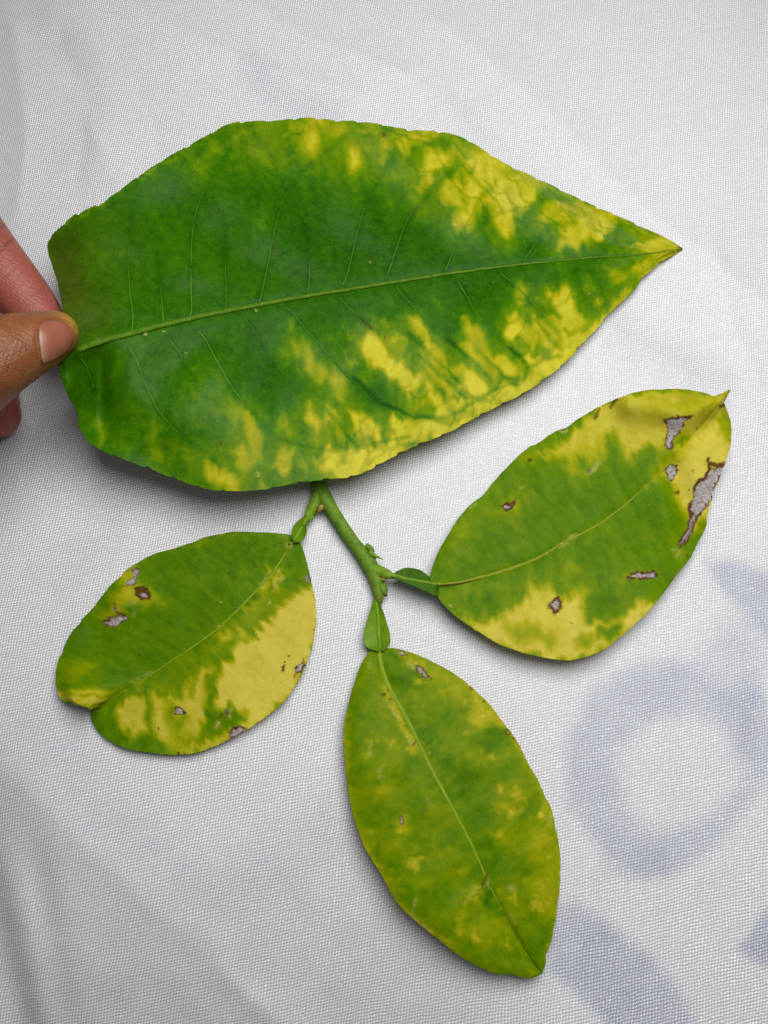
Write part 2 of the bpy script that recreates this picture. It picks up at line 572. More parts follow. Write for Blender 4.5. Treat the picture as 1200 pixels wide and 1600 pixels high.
# ------------------------------------------------------------------ leaves
MIDGREEN = plain_material("midrib_green", (0.042, 0.115, 0.002), (0.085, 0.17, 0.005), 0.7, 0.5, spots=(0.26, 0.30, 0.06))
VEIN = plain_material("vein_green", (0.026, 0.135, 0.001), (0.045, 0.175, 0.003), 0.4, 0.5)
VEINPALE = plain_material("vein_pale", (0.040, 0.165, 0.002), (0.070, 0.215, 0.005), 0.4, 0.5)
MIDPALE = plain_material("midrib_pale", (0.135, 0.225, 0.004), (0.20, 0.28, 0.012), 0.6, 0.5)
MIDTAN = plain_material("midrib_tan", (0.13, 0.185, 0.004), (0.23, 0.24, 0.014), 0.7, 0.5, spots=(0.10, 0.07, 0.02))

LM_BIG = leaf_material("large_leaf", [(0.0, (0.011, 0.088, 0.0003)), (0.22, (0.044, 0.178, 0.0007)), (0.48, (0.17, 0.30, 0.001)),
                                      (0.74, (0.39, 0.40, 0.003)), (1.0, (0.66, 0.61, 0.035))], 0.30, 0.34)
LM_SMALL = leaf_material("small_leaf", [(0.0, (0.044, 0.140, 0.0003)), (0.22, (0.108, 0.240, 0.0006)), (0.48, (0.25, 0.335, 0.001)),
                                        (0.75, (0.46, 0.44, 0.010)), (1.0, (0.70, 0.605, 0.085))], 0.12, 0.36, spec=0.035)


class Leaf:
    def __init__(self, mid, up, lo, n, m, zfun, tooth=2.5, spacing=42, seed=1, pw=1.0, mpw=1.0, thick=0.00035):
        """mid, up, lo: base-to-tip polylines in photo pixels; zfun(s, w, X, Y) gives height in metres."""
        M, _ = resample(mid, n, mpw)
        E = []
        for k, e in enumerate((up, lo)):
            p, L = resample(e, n, pw)
            t = np.gradient(p, axis=0); t /= np.linalg.norm(t, axis=1)[:, None] + 1e-9
            nrm = np.stack([-t[:, 1], t[:, 0]], -1)
            nrm *= np.sign(((M - p) * nrm).sum(1))[:, None]
            ph = L / spacing + 0.5 * vnoise(L / 90, L * 0 + k, seed)
            fr = ph - np.floor(ph)
            amp = tooth * (0.6 + 0.4 * vnoise(np.floor(ph) * 1.7, L * 0 + 3.3, seed + 4))
            env = sstep(0.03, 0.15, np.linspace(0, 1, n)) * sstep(1, 0.96, np.linspace(0, 1, n))
            p = p + nrm * (env * (amp * np.exp(-fr * 4.5) * sstep(0, 0.14, fr) + 0.5 * vnoise(L / 7, L * 0, seed + 9)))[:, None]
            E.append(p)
        w = np.linspace(-1, 1, 2 * m + 1)
        ww = np.sign(w) * (1 - (1 - np.abs(w)) ** 1.25)     # finer rows near the margin
        XY = np.where((ww < 0)[None, :, None], M[:, None] + (E[0] - M)[:, None] * (-ww)[None, :, None],
                      M[:, None] + (E[1] - M)[:, None] * ww[None, :, None])
        self.X, self.Y = XY[..., 0], XY[..., 1]
        self.S = np.broadcast_to(np.linspace(0, 1, n)[:, None], self.X.shape)
        self.W = np.broadcast_to(ww[None, :], self.X.shape)
        d0 = E[0] - M; d1 = E[1] - M
        d0 = d0 / (np.linalg.norm(d0, axis=1)[:, None] + 1e-6); d1 = d1 / (np.linalg.norm(d1, axis=1)[:, None] + 1e-6)
        self.D = np.where((ww < 0)[None, :, None], d0[:, None], d1[:, None])
        self.Z = zfun(self.S, self.W, self.X, self.Y)
        for _ in range(2):      # keep the blade above the cloth
            p = P(self.X, self.Y, self.Z)
            self.Z = np.maximum(self.Z, cloth_h(p[..., 0], p[..., 1]) + 0.0006)
        self.V = P(self.X, self.Y, self.Z)
        self.n, self.m, self.thick, self.mid = n, 2 * m + 1, thick, mid

    def build(self, name, mat, parent, attrs):
        n, c = self.n, self.m
        sink = 0.00028 * np.clip(attrs.get('nec', 0), 0, 1) - 0.00010 * np.clip(attrs.get('brn', 0), 0, 1)
        self.V = self.V - np.array([0, 0, 1.0]) * np.broadcast_to(sink, self.X.shape)[..., None]
        T = self.V.reshape(-1, 3)
        gu = np.gradient(self.V, axis=0); gv = np.gradient(self.V, axis=1)
        nr = np.cross(gu, gv); ln = np.linalg.norm(nr, axis=-1, keepdims=True)
        nr = np.where(ln > 1e-12, nr / (ln + 1e-15), np.array([0, 0, 1.0]))
        nr *= np.sign(nr[..., 2:3] + 1e-9)
        edge = np.clip((1 - np.abs(self.W)) * 8, 0.35, 1)[..., None]
        B = (self.V - nr * self.thick * edge).reshape(-1, 3)
        N = n * c
        i = np.arange(N).reshape(n, c)
        top = np.stack([i[:-1, :-1], i[:-1, 1:], i[1:, 1:], i[1:, :-1]], -1).reshape(-1, 4)
        # orientation: normals up
        a, b_, d = T[top[len(top) // 2][0]], T[top[len(top) // 2][1]], T[top[len(top) // 2][3]]
        if np.cross(b_ - a, d - a)[2] < 0:
            top = top[:, ::-1]
        bot = top[:, ::-1] + N
        rim = np.concatenate([i[:, 0], i[-1, 1:], i[::-1, -1][1:], i[0, ::-1][1:-1]])
        r2 = np.roll(rim, -1)
        side = np.stack([rim, r2, r2 + N, rim + N], -1)
        F = np.concatenate([top, bot, side])
        V = np.concatenate([T, B])
        at = {k: np.concatenate([a.ravel(), a.ravel()]) for k, a in attrs.items()}
        return mesh_obj(name, V, F, mat, parent, attrs=at)

    def z_at(self, pts):
        out = []
        for x, y in pts:
            k = np.argmin((self.X - x) ** 2 + (self.Y - y) ** 2)
            out.append(self.Z.flat[k])
        z = np.array(out)
        if len(z) > 6:
            zp = np.pad(z, 2, mode='edge'); z = np.convolve(zp, np.ones(5) / 5, 'valid')
        return z

    def vein(self, name, pts, r0, r1, mat, parent, lift=0.00004, flat=0.55, n=None):
        L = sum(math.hypot(b[0] - a[0], b[1] - a[1]) for a, b in zip(pts, pts[1:]))
        p, _ = resample(pts, n or max(8, int(L / 7)))
        p = p + 0.5 * np.stack([vnoise(p[:, 0] / 9, p[:, 1] / 9, 3), vnoise(p[:, 0] / 9, p[:, 1] / 9, 4)], -1)
        r = np.linspace(r0, r1, len(p))
        r[-2:] *= 0.5
        c = P(p[:, 0], p[:, 1], self.z_at(p) + lift)
        V, F = tube_mesh(c, r, 8, flat)
        return mesh_obj(name, V, F, mat, parent)


def lesion(nec, brn, pts, soft=1.2, rim=2.2, grey=1.0, rimv=0.95):
    """grey dead patch with a brown line round it"""
    q = nec
    i = q._box(pts, rim + soft + 4)
    if not len(i[0]):
        return
    X = q.X[i] + 1.6 * vnoise(q.X[i] / 4, q.Y[i] / 4, 31); Y = q.Y[i] + 1.6 * vnoise(q.X[i] / 4, q.Y[i] / 4, 47)
    sd = sd_poly(X, Y, pts)
    nec.f[i] = np.maximum(nec.f[i], grey * sstep(soft, -soft, sd))
    wob = rim * (0.85 + 1.0 * np.abs(vnoise(q.X[i] / 5, q.Y[i] / 5, 77)))
    brn.f[i] = np.maximum(brn.f[i] * sstep(-soft * 2, 0, sd), rimv * sstep(wob * 0.75 + 0.8, wob * 0.25, np.abs(sd)))


def spot(brn, x, y, r, v=0.95, ry=None, ang=0):
    brn.blob(x, y, r, ry or r, v, 0.35, ang)


# ================================================================== the large leaf
c1 = crop(300, 150, 4); c2 = crop(550, 150, 4); c3 = crop(800, 250, 4)
c4 = crop(540, 440, 4); c5 = crop(740, 400, 4); c6 = crop(350, 480, 4); c7 = crop(80, 520, 4)

big_mid = [(82, 552), (118, 547), (170, 530), (220, 517), (300, 497), (380, 481), (460, 466), (540, 453), (620, 440), (720, 425), (820, 413), (920, 403), (1000, 398), (1040, 393), (1066, 388)]
big_up = [(82, 550), (91, 520), (97, 488), (93, 455), (84, 425), (75, 395), (74, 382), (80, 368), (92, 357), (112, 338), (150, 320), (165, 313), (195, 290), (235, 262), (266, 243), (318, 214), (350, 196), (380, 189), (430, 188), (475, 183), (520, 187), (575, 191), (640, 202), (695, 206), (735, 221), (786, 253), (850, 283), (907, 311), (945, 328), (1000, 352), (1030, 366), (1052, 378), (1066, 388)]
big_lo = [(82, 556), (92, 574), (96, 592), (106, 618), (120, 642), (124, 668), (140, 692), (165, 707), (190, 717), (240, 736), (290, 755), (325, 765), (370, 768), (420, 764), (465, 755), (510, 750), (550, 745), (585, 731), (617, 713), (650, 697), (688, 682), (733, 659), (772, 638), (801, 624), (838, 602), (880, 570), (912, 536), (948, 496), (965, 478), (985, 460), (1008, 432), (1026, 415), (1048, 400), (1066, 388)]


def z_big(s, w, X, Y):
    z = 0.0255 * (1 - s) ** 2.6 + 0.0060 * (1 - s) + 0.0016
    arch = np.sin(np.pi * np.clip(s, 0, 1)) ** 0.8
    z = z + arch * np.where(w < 0, 0.0026 * np.abs(w) ** 1.6, 0.0040 * np.abs(w) ** 1.4 - 0.0022 * np.abs(w) ** 4)
    # the upper base lobe stands up, the lower base lobe ripples
    z = z - 0.0080 * np.exp(-(((X - 66) / 48) ** 2 + ((Y - 395) / 80) ** 2))
    z = z - 0.0065 * np.exp(-(((X - 150) / 45) ** 2 + ((Y - 640) / 85) ** 2))
    z = z + 0.0026 * np.exp(-(((X - 108) / 16) ** 2 + ((Y - 592) / 40) ** 2))
    z = z - 0.0026 * np.exp(-(((X - 156) / 15) ** 2 + ((Y - 600) / 55) ** 2))
    z = z - 0.004 * sstep(0.5, 1.0, w) * np.exp(-((X - 240) / 130) ** 2)
    # blade swells between the side veins
    z = z + 0.00065 * np.sin(s * 46 + 5 * np.abs(w)) * sstep(0.03, 0.3, np.abs(w)) * sstep(1, 0.7, np.abs(w))
    z = z + 0.0016 * fbm(X / 120, Y / 120, 40, 2) * sstep(0.02, 0.4, np.abs(w))
    z = z - 0.00025 * np.exp(-(w / 0.03) ** 2)
    return z


BIG_VEINS = ([(206, 518), (207, 490), (203, 455), (200, 410), (203, 370)], [(294, 500), (299, 484), (298, 440), (300, 370), (310, 318), (335, 275)],
            [(405, 474), (413, 440), (424, 385), (437, 328), (450, 300), (478, 262), (512, 235)], [(535, 448), (545, 420), (558, 365), (575, 310), (590, 285)],
            [(603, 437), (615, 402), (636, 345), (657, 318), (680, 288), (712, 262)], [(695, 425), (708, 393), (722, 362), (738, 335)],
            [(815, 410), (832, 388), (850, 362)], [(255, 505), (254, 480), (250, 440)], [(353, 485), (353, 440), (352, 395)], [(480, 462), (484, 430), (482, 400)],
            [(120, 556), (132, 567), (141, 590), (148, 612)], [(200, 541), (212, 560), (228, 603), (245, 637), (270, 668), (300, 692)],
            [(308, 515), (322, 533), (345, 575), (368, 613), (398, 648), (430, 681), (470, 696), (500, 701)], [(380, 494), (395, 515), (412, 543)],
            [(440, 483), (452, 484), (478, 515), (506, 545), (540, 585), (568, 612), (592, 633), (626, 641)], [(530, 466), (545, 480), (570, 502)],
            [(618, 448), (638, 470), (665, 500)], [(715, 438), (745, 490), (780, 530), (806, 552)], [(262, 525), (278, 550), (295, 580)], [(780, 425), (810, 450), (835, 480)])
big = Leaf(big_mid, big_up, big_lo, 520, 125, z_big, tooth=7.0, spacing=40, seed=2, thick=0.0004)
X, Y, S, W = big.X, big.Y, big.S, big.W
st = fbm(S * 90, W * 5 + 20, 11, 3)
spk = 16 * fbm(S * 75 + 0.8 * np.abs(W), W * 2.5, 19, 3)         # patches end in spikes along the side veins
wx = X + 5 * fbm(X / 18, Y / 18, 1, 4) + spk * big.D[..., 0]; wy = Y + 5 * fbm(X / 18, Y / 18, 2, 4) + spk * big.D[..., 1]
q = Paint(wx, wy, 0.10, 1.7)
q.grow = 4.5
q.f += 0.10 * fbm(X / 110, Y / 110, 5, 3) + 0.07 * fbm(S * 30, W * 3, 15, 3)
# paler general tone towards the base lobe and lower blade
q.blob(150, 395, 60, 60, 0.22, 0.9); q.blob(192, 645, 75, 30, 0.24, 0.9); q.blob(312, 610, 28, 38, 0.34, 0.8)
q.blob(325, 425, 60, 60, 0.17, 0.9); q.blob(420, 350, 40, 50, 0.17, 0.9); q.blob(480, 340, 40, 70, 0.03, 0.9)
q.blob(600, 400, 110, 45, 0.03, 0.9); q.blob(860, 390, 80, 22, 0.03, 0.8); q.blob(700, 490, 110, 40, 0.06, 0.9)
q.blob(440, 580, 40, 45, 0.04, 0.9)
# margins
q.line(big_up[18:31], 3.5, 0.70, 5); q.line(big_up[8:19], 2.0, 0.45, 3)
q.line(big_lo[9:16], 2.0, 0.42, 3); q.line(big_lo[16:30], 6, 0.82, 5)
# upper half
for x, y, rx, ry, val in ((313, 258, 9, 14, 0.46), (338, 235, 20, 18, 0.40), (405, 238, 15, 14, 0.66), (416, 256, 12, 12, 0.46),
                          (372, 262, 16, 14, 0.3), (485, 216, 19, 26, 0.92), (487, 192, 22, 8, 0.8), (456, 246, 10, 10, 0.4),
                          (530, 204, 18, 11, 0.74), (570, 203, 18, 8, 0.72), (552, 250, 13, 25, 0.86), (575, 233, 12, 10, 0.66),
                          (408, 342, 10, 14, 0.28), (657, 288, 12, 11, 0.74), (622, 280, 15, 13, 0.52), (648, 312, 18, 12, 0.4),
                          (710, 221, 12, 10, 0.6), (822, 360, 18, 14, 0.3), (850, 345, 8, 12, 0.45)):
    q.blob(x, y, rx, ry, val, 0.65)
q.line(c1([(280, 265), (430, 195)]), 8, 0.5, 9); q.line(c1([(560, 240), (650, 180)]), 8, 0.6, 8)
q.poly(c2([(190, 300), (240, 250), (360, 215), (500, 215), (540, 260), (420, 310), (330, 345), (270, 320), (230, 400), (200, 430)]), 0.78, 8)
q.poly(c2([(480, 340), (560, 320), (620, 370), (600, 430), (540, 480), (480, 530), (430, 480), (470, 420)]), 0.88, 9)
q.poly(c2([(660, 330), (760, 320), (900, 390), (960, 430), (1100, 500), (1180, 570), (1170, 640), (1080, 700), (1020, 780), (940, 880), (900, 840), (880, 720), (860, 690), (780, 710), (720, 820), (660, 840), (640, 800), (660, 700), (620, 690), (560, 640), (560, 560), (640, 470), (700, 430)]), 0.86, 9)
q.line(c2([(940, 470), (1060, 500), (1190, 560)]), 3, 0.62, 8)
for pts, val in (([(440, 640), (540, 530), (640, 440), (760, 420)], 0.4), ([(690, 700), (690, 560), (680, 460)], 0.55),
                 ([(780, 700), (840, 600), (920, 520)], 0.6), ([(470, 310), (570, 290), (650, 310), (680, 330)], 0.25)):
    q.line(c2(pts), 2.5, val, 5)
q.poly(c3([(170, 180), (250, 200), (350, 225), (440, 240), (400, 262), (300, 250), (200, 240), (110, 320), (40, 400), (60, 330), (140, 250)]), 0.06, 6)
q.poly(c3([(200, 270), (330, 255), (450, 262), (560, 310), (690, 372), (640, 382), (450, 322), (330, 350), (220, 410), (185, 400)]), 0.72, 6)
q.poly(c3([(300, 430), (380, 370), (470, 340), (600, 370), (650, 415), (600, 468), (500, 488), (420, 520), (330, 540), (290, 570), (320, 500)]), 0.84, 7)
q.poly(c3([(740, 560), (800, 520), (900, 490), (980, 480), (1062, 545), (1050, 568), (960, 598), (860, 580)]), 0.82, 7)
q.poly(c3([(700, 420), (800, 430), (890, 470), (780, 462)]), 0.6, 6)
q.poly(c3([(850, 640), (900, 615), (990, 605), (900, 670), (820, 725), (770, 700), (780, 650)]), 0.8, 6)
q.poly(c3([(600, 660), (700, 690), (760, 740), (640, 780), (600, 720)]), 0.6, 7)
# lower half
for pts, val in (([(80, 370), (150, 320), (220, 380), (280, 470), (380, 540), (460, 600), (460, 650), (400, 700), (340, 640), (250, 540), (180, 560), (130, 460)], 0.95),
                 ([(240, 330), (300, 330), (380, 390), (320, 410), (260, 370)], 0.72), ([(230, 230), (280, 260), (310, 320), (260, 320)], 0.45),
                 ([(400, 240), (450, 260), (520, 370), (600, 480), (620, 530), (560, 520), (490, 430), (440, 350)], 0.86),
                 ([(560, 400), (640, 490), (720, 540), (720, 600), (640, 540), (580, 470)], 0.76),
                 ([(470, 480), (560, 540), (640, 600), (720, 680), (650, 700), (560, 610), (480, 530)], 0.8),
                 ([(300, 440), (380, 420), (470, 500), (440, 540), (380, 510)], 0.5),
                 ([(740, 550), (800, 590), (890, 690), (900, 730), (800, 730), (740, 660)], 0.95),
                 ([(500, 620), (560, 680), (640, 760), (690, 830), (580, 840), (520, 740)], 0.9),
                 ([(660, 735), (740, 745), (820, 775), (960, 745), (1040, 745), (900, 800), (760, 825), (690, 780)], 0.9),
                 ([(380, 740), (440, 700), (500, 770), (460, 820), (400, 800)], 0.6),
                 ([(290, 830), (400, 840), (470, 930), (460, 970), (340, 990), (290, 920)], 0.9),
                 ([(490, 905), (560, 885), (700, 870), (770, 865), (700, 920), (580, 970), (490, 990)], 0.9),
                 ([(20, 800), (60, 800), (130, 860), (200, 880), (220, 980), (140, 990), (60, 910)], 0.9),
                 ([(0, 1080), (100, 1040), (200, 1060), (290, 990), (350, 1050), (200, 1150), (120, 1200), (0, 1200)], 0.95),
                 ([(740, 230), (820, 270), (890, 390), (890, 460), (820, 400), (750, 320)], 0.7),
                 ([(710, 400), (780, 390), (860, 480), (850, 550), (790, 500)], 0.8),
                 ([(900, 430), (980, 450), (1070, 540), (1070, 595), (1000, 605), (900, 500)], 0.85),
                 ([(870, 520), (930, 570), (910, 600), (860, 570)], 0.78),
                 ([(910, 660), (1050, 655), (1095, 690), (1030, 720), (930, 710)], 0.9),
                 ([(540, 60), (590, 110), (630, 210), (590, 200)], 0.3), ([(660, 130), (750, 150), (740, 190), (680, 180)], 0.26),
                 ([(250, 60), (310, 80), (290, 130)], 0.24)):
    q.poly(c4(pts), val, 5.5)
for pts, val in (([(205, 400), (260, 385), (300, 420), (300, 500), (240, 520), (205, 480)], 0.97), ([(270, 210), (330, 250), (345, 370), (270, 340)], 0.58),
                 ([(330, 440), (390, 480), (400, 570), (360, 600), (320, 530)], 0.8), ([(385, 420), (450, 430), (530, 510), (510, 580), (450, 560), (390, 480)], 0.82),
                 ([(470, 230), (560, 195), (620, 250), (640, 350), (720, 410), (640, 460), (545, 470), (480, 400), (560, 380), (510, 300)], 0.84),
                 ([(400, 280), (470, 300), (460, 330), (410, 320)], 0.5), ([(760, 270), (800, 290), (790, 320), (760, 310)], 0.6),
                 ([(320, 650), (430, 650), (560, 575), (565, 500), (680, 485), (820, 430), (850, 400), (780, 500), (640, 610), (480, 745), (395, 765), (330, 700)], 0.9),
                 ([(280, 830), (340, 760), (390, 780), (380, 830), (320, 870)], 0.9), ([(690, 90), (760, 160), (730, 240), (690, 190)], 0.32),
                 ([(140, 380), (200, 370), (200, 420)], 0.4)):
    q.poly(c5(pts), val, 5.5)
for pts, val in (([(430, 225), (475, 280), (455, 312), (420, 290)], 0.66), ([(405, 80), (435, 80), (430, 170), (400, 150)], 0.36),
                 ([(500, 220), (560, 300), (640, 400), (660, 480), (600, 470), (520, 370)], 0.64), ([(350, 250), (420, 230), (410, 300), (360, 300)], 0.34),
                 ([(420, 320), (480, 350), (500, 450), (440, 430)], 0.3), ([(700, 420), (745, 480), (745, 600), (690, 590), (680, 500)], 0.66),
                 ([(540, 590), (605, 690), (580, 750), (500, 710)], 0.8), ([(640, 640), (720, 690), (710, 760), (640, 740)], 0.74),
                 ([(700, 790), (770, 780), (760, 840), (710, 860)], 0.7), ([(560, 780), (610, 770), (630, 820), (580, 830)], 0.55),
                 ([(390, 655), (425, 720), (420, 790), (340, 780), (350, 700)], 0.5), ([(620, 150), (720, 200), (740, 260), (660, 230)], 0.3),
                 ([(120, 660), (180, 680), (240, 800), (240, 940), (190, 930), (140, 800)], 0.68), ([(110, 880), (190, 940), (170, 1010), (90, 990), (60, 930)], 0.66),
                 ([(40, 640), (90, 650), (80, 710), (40, 700)], 0.5), ([(390, 870), (440, 880), (430, 960), (370, 1040), (310, 1000)], 0.74),
                 ([(470, 950), (540, 970), (520, 1030), (470, 1020)], 0.5), ([(580, 920), (700, 910), (760, 1010), (700, 1040), (600, 1000)], 0.9),
                 ([(750, 930), (850, 880), (960, 880), (1050, 830), (1110, 880), (1050, 940), (900, 1020), (740, 1070), (720, 1060)], 0.95),
                 ([(0, 1040), (60, 1050), (80, 1100), (20, 1120)], 0.64), ([(230, 1060), (300, 1100), (250, 1120)], 0.6), ([(110, 1070), (150, 1080), (130, 1110)], 0.45),
                 ([(750, 150), (850, 190), (830, 220), (780, 190)], 0.42), ([(750, 310), (850, 330), (800, 370)], 0.4), ([(860, 440), (900, 450), (880, 480)], 0.42)):
    q.poly(c6(pts), val, 6)
for pts, val in (([(970, 800), (1040, 860), (1150, 890), (1150, 980), (1040, 940), (970, 880)], 0.84), ([(1130, 420), (1170, 480), (1140, 560), (1110, 520)], 0.46),
                 ([(640, 550), (680, 560), (650, 640), (630, 610)], 0.36), ([(290, 610), (350, 630), (320, 680)], 0.42), ([(640, 690), (690, 740), (680, 810), (640, 770)], 0.46),
                 ([(430, 700), (490, 740), (470, 770)], 0.34), ([(820, 730), (890, 770), (860, 810), (820, 790)], 0.56), ([(1150, 740), (1200, 720), (1200, 840), (1160, 800)], 0.8),
                 ([(900, 150), (950, 180), (930, 240)], 0.26), ([(340, 250), (390, 260), (370, 320)], 0.24), ([(70, 250), (130, 330), (110, 380)], 0.26)):
    q.poly(c7(pts), val, 7)
chl = halo(q, 3.6, 0.66) + 0.02
# green follows the fine net of veins
for pts in ([(552, 590), (600, 632), (650, 652), (700, 653), (745, 625), (790, 600), (812, 598)], [(655, 555), (700, 598), (725, 622)], [(640, 520), (690, 570), (720, 600)],
            [(700, 530), (740, 565), (768, 592)], [(760, 560), (790, 590), (818, 592), (822, 570), (800, 545)], [(825, 575), (850, 562), (878, 556)],
            [(838, 500), (860, 530), (878, 548)], [(510, 640), (560, 700), (600, 690), (640, 685)]):
    sdl = sd_line(X + 3 * fbm(X / 20, Y / 20, 33, 2), Y + 3 * fbm(X / 20, Y / 20, 34, 2), pts, 0)
    chl = chl - 0.26 * np.exp(-(sdl / 3.6) ** 2)
net = cells(S * 26 + 2.2 * np.abs(W) + 0.5 * fbm(X / 26, Y / 26, 91, 2), W * 4.5 + 30 + 0.4 * fbm(X / 22, Y / 22, 92, 2), 5)
chl = chl - 0.20 * np.exp(-(net / 0.16) ** 2) * sstep(0.3, 0.6, chl) * sstep(-0.1, 0.25, fbm(X / 45, Y / 45, 95, 2))
for vp in BIG_VEINS:
    a, b_ = np.array(vp[-2], float), np.array(vp[-1], float)
    e = b_ + (b_ - a) / (np.linalg.norm(b_ - a) + 1e-6) * 45
    chl = chl - 0.08 * np.exp(-(sd_line(X, Y, list(vp) + [tuple(e)], 0) / 5.0) ** 2)
# feathered along the side veins
chl = chl + st * 0.24 * np.clip(chl * 1.6, 0.12, 1) * (1.05 - np.clip(chl, 0, 1) * 0.6)
chl = np.clip(chl + 0.05 * fbm(X / 9, Y / 9, 60, 2), 0, 1)
dx_, dy_ = X + 2.0 * vnoise(X / 5, Y / 5, 61) + vnoise(X / 2.2, Y / 2.2, 63), Y + 2.0 * vnoise(X / 5, Y / 5, 62) + vnoise(X / 2.2, Y / 2.2, 64)
nec = Paint(dx_, dy_, 0.0); brn = Paint(dx_, dy_, 0.0); pal = Paint(dx_, dy_, 0.0, 1.3)
brn.line([(637, 345), (647, 331), (656, 320)], 0.8, 0.85, 1.2); brn.line([(726, 357), (733, 343), (740, 331)], 0.5, 0.5, 1.2)
brn.line([(568, 503), (575, 509), (582, 515)], 1.6, 0.75, 1.0); spot(brn, 600, 527, 2.4, 0.7); spot(brn, 426, 390, 2.2, 0.8)
spot(brn, 274, 537, 2.6, 0.7); spot(brn, 346, 692, 2.2, 0.65); spot(brn, 600, 210, 3, 0.85); brn.line([(590, 208), (620, 203)], 0.5, 0.5, 1.4)
spot(brn, 369, 578, 1.6, 0.6); brn.line([(1062, 385), (1067, 389), (1060, 394)], 1.4, 0.8, 1.0)
for x, y in ((948, 497), (910, 538), (1026, 416), (784, 247), (1027, 366)):
    spot(brn, x, y, 1.8, 0.7)
for x, y, r in ((400, 484, 2.4), (228, 522, 2.0), (255, 517, 1.6), (145, 542, 1.4), (711, 352, 2.2), (577, 408, 1.8), (290, 552, 1.5), (772, 440, 1.4), (922, 458, 1.4), (619, 492, 1.5)):
    pal.blob(x, y, r, r * 0.8, 0.7, 0.5)
brn.blob(130, 482, 40, 46, 0.30, 0.95); brn.blob(150, 400, 50, 70, 0.13, 0.95); brn.blob(94, 430, 34, 62, 0.42, 0.95, -12)      # brownish base lobe, its shade painted in
# minute ring-shaped scale near the lower margin
pal.f = np.maximum(pal.f, 0.75 * np.exp(-((np.hypot(X - 402.5, Y - 741.5) - 2.8) / 0.9) ** 2))

root = empty("large_leaf", tuple(P(600, 430, 0.002)), "large green citrus leaf mottled with yellow, pinched at its base by a hand", "leaf")
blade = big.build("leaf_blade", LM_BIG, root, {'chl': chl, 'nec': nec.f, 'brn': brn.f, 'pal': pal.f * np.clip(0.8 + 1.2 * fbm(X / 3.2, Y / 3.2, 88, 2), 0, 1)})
big.vein("midrib", big_mid[1:], 0.00088, 0.00022, MIDGREEN, root, lift=0.00012, flat=0.7, n=150)
for pts in BIG_VEINS:
    big.vein("side_vein", pts, 0.00022, 0.00003, VEIN if pts[0][1] < 500 and pts[0][0] > 350 else VEINPALE, root, lift=0.00006, flat=0.45)

# ================================================================== the sprig with three leaves
sprig = empty("citrus_sprig", tuple(P(540, 840, 0.0005)), "green citrus twig with three blotched yellowing leaves, lying on the cloth below the large leaf", "twig")

# ---- left leaf
k1 = crop(70, 810, 1200 / 440); kA = crop(80, 820, 1200 / 220); kB = crop(280, 820, 1200 / 220); kC = crop(80, 980, 1200 / 220); kD = crop(280, 980, 1200 / 220)
l_mid = k1([(1060, 85), (1000, 190), (940, 270), (860, 350), (750, 460), (640, 540), (520, 620), (400, 700), (320, 740), (250, 790), (196, 814)])
l_up = k1([(1056, 82), (1045, 70), (980, 62), (900, 58), (820, 57), (750, 65), (680, 82), (605, 110), (540, 130), (470, 150), (400, 185), (345, 222), (325, 245), (290, 275), (255, 315), (210, 375), (162, 426), (150, 445), (110, 490), (82, 548), (75, 570), (55, 610), (48, 650), (48, 710), (60, 755), (90, 785), (130, 798), (190, 810), (196, 814)])
l_lo = k1([(1064, 88), (1085, 100), (1100, 130), (1120, 200), (1140, 290), (1155, 370), (1155, 450), (1140, 540), (1110, 630), (1070, 710), (1020, 780), (950, 840), (880, 890), (850, 905), (780, 945), (730, 970), (640, 1000), (560, 1007), (480, 1002), (400, 992), (330, 975), (270, 945), (225, 905), (200, 860), (196, 814)])


def z_left(s, w, X, Y):
    z = 0.0023 - 0.0008 * s + np.where(w < 0, 0.0004, 0.0010) * np.sin(np.pi * s) * np.abs(w) ** 1.5
    z = z + 0.0085 * sstep(0.74, 1.0, s) * sstep(0.15, -0.6, w)
    z = z - 0.0012 * np.exp(-(((X - 150) / 26) ** 2 + ((Y - 985) / 26) ** 2))
    z = z + 0.0010 * np.exp(-(((X - 185) / 30) ** 2 + ((Y - 930) / 30) ** 2))
    z = z - 0.0040 * sstep(0.75, 1.0, np.abs(w)) * sstep(0.72, 1.0, s) * (w < 0)
    z = z + 0.0006 * fbm(X / 70, Y / 70, 80, 2)
    z = z - 0.0002 * np.exp(-(w / 0.04) ** 2)
    return z


left = Leaf(l_mid, l_up, l_lo, 300, 85, z_left, tooth=1.2, spacing=62, seed=7)
X, Y, S, W = left.X, left.Y, left.S, left.W
spk = 13 * fbm(S * 60, W * 3, 23, 4)
wx = X + 5 * fbm(X / 12, Y / 12, 1, 4) + spk * left.D[..., 0]; wy = Y + 5 * fbm(X / 12, Y / 12, 2, 4) + spk * left.D[..., 1]
q = Paint(wx, wy, 0.15, 1.9)
q.grow = 1.5
q.f += 0.09 * fbm(X / 60, Y / 60, 6, 3)
q.poly(k1([(1040, 130), (940, 300), (760, 480), (480, 680), (420, 720), (520, 760), (620, 770), (700, 640), (760, 600), (820, 480), (900, 500), (1000, 380), (1080, 300)]), 0.40, 9)
q.blob(*k1([(1060, 250)])[0], 24, 28, 0.22, 0.8)
q.blob(*k1([(620, 650)])[0], 36, 20, 0.30, 0.8); q.blob(*k1([(700, 600)])[0], 22, 20, 0.26, 0.8)
q.poly(k1([(1145, 285), (1158, 400), (1142, 540), (1100, 655), (1020, 785), (880, 895), (760, 955), (690, 990), (720, 940), (790, 900), (840, 840), (800, 790), (720, 830), (730, 740), (760, 640), (770, 600), (815, 560), (825, 485), (890, 510), (905, 470), (960, 430), (1000, 370), (1060, 330)]), 0.97, 5)
q.poly(k1([(300, 800), (360, 765), (430, 750), (440, 850), (440, 920), (370, 940), (330, 880), (290, 830)]), 0.84, 5)
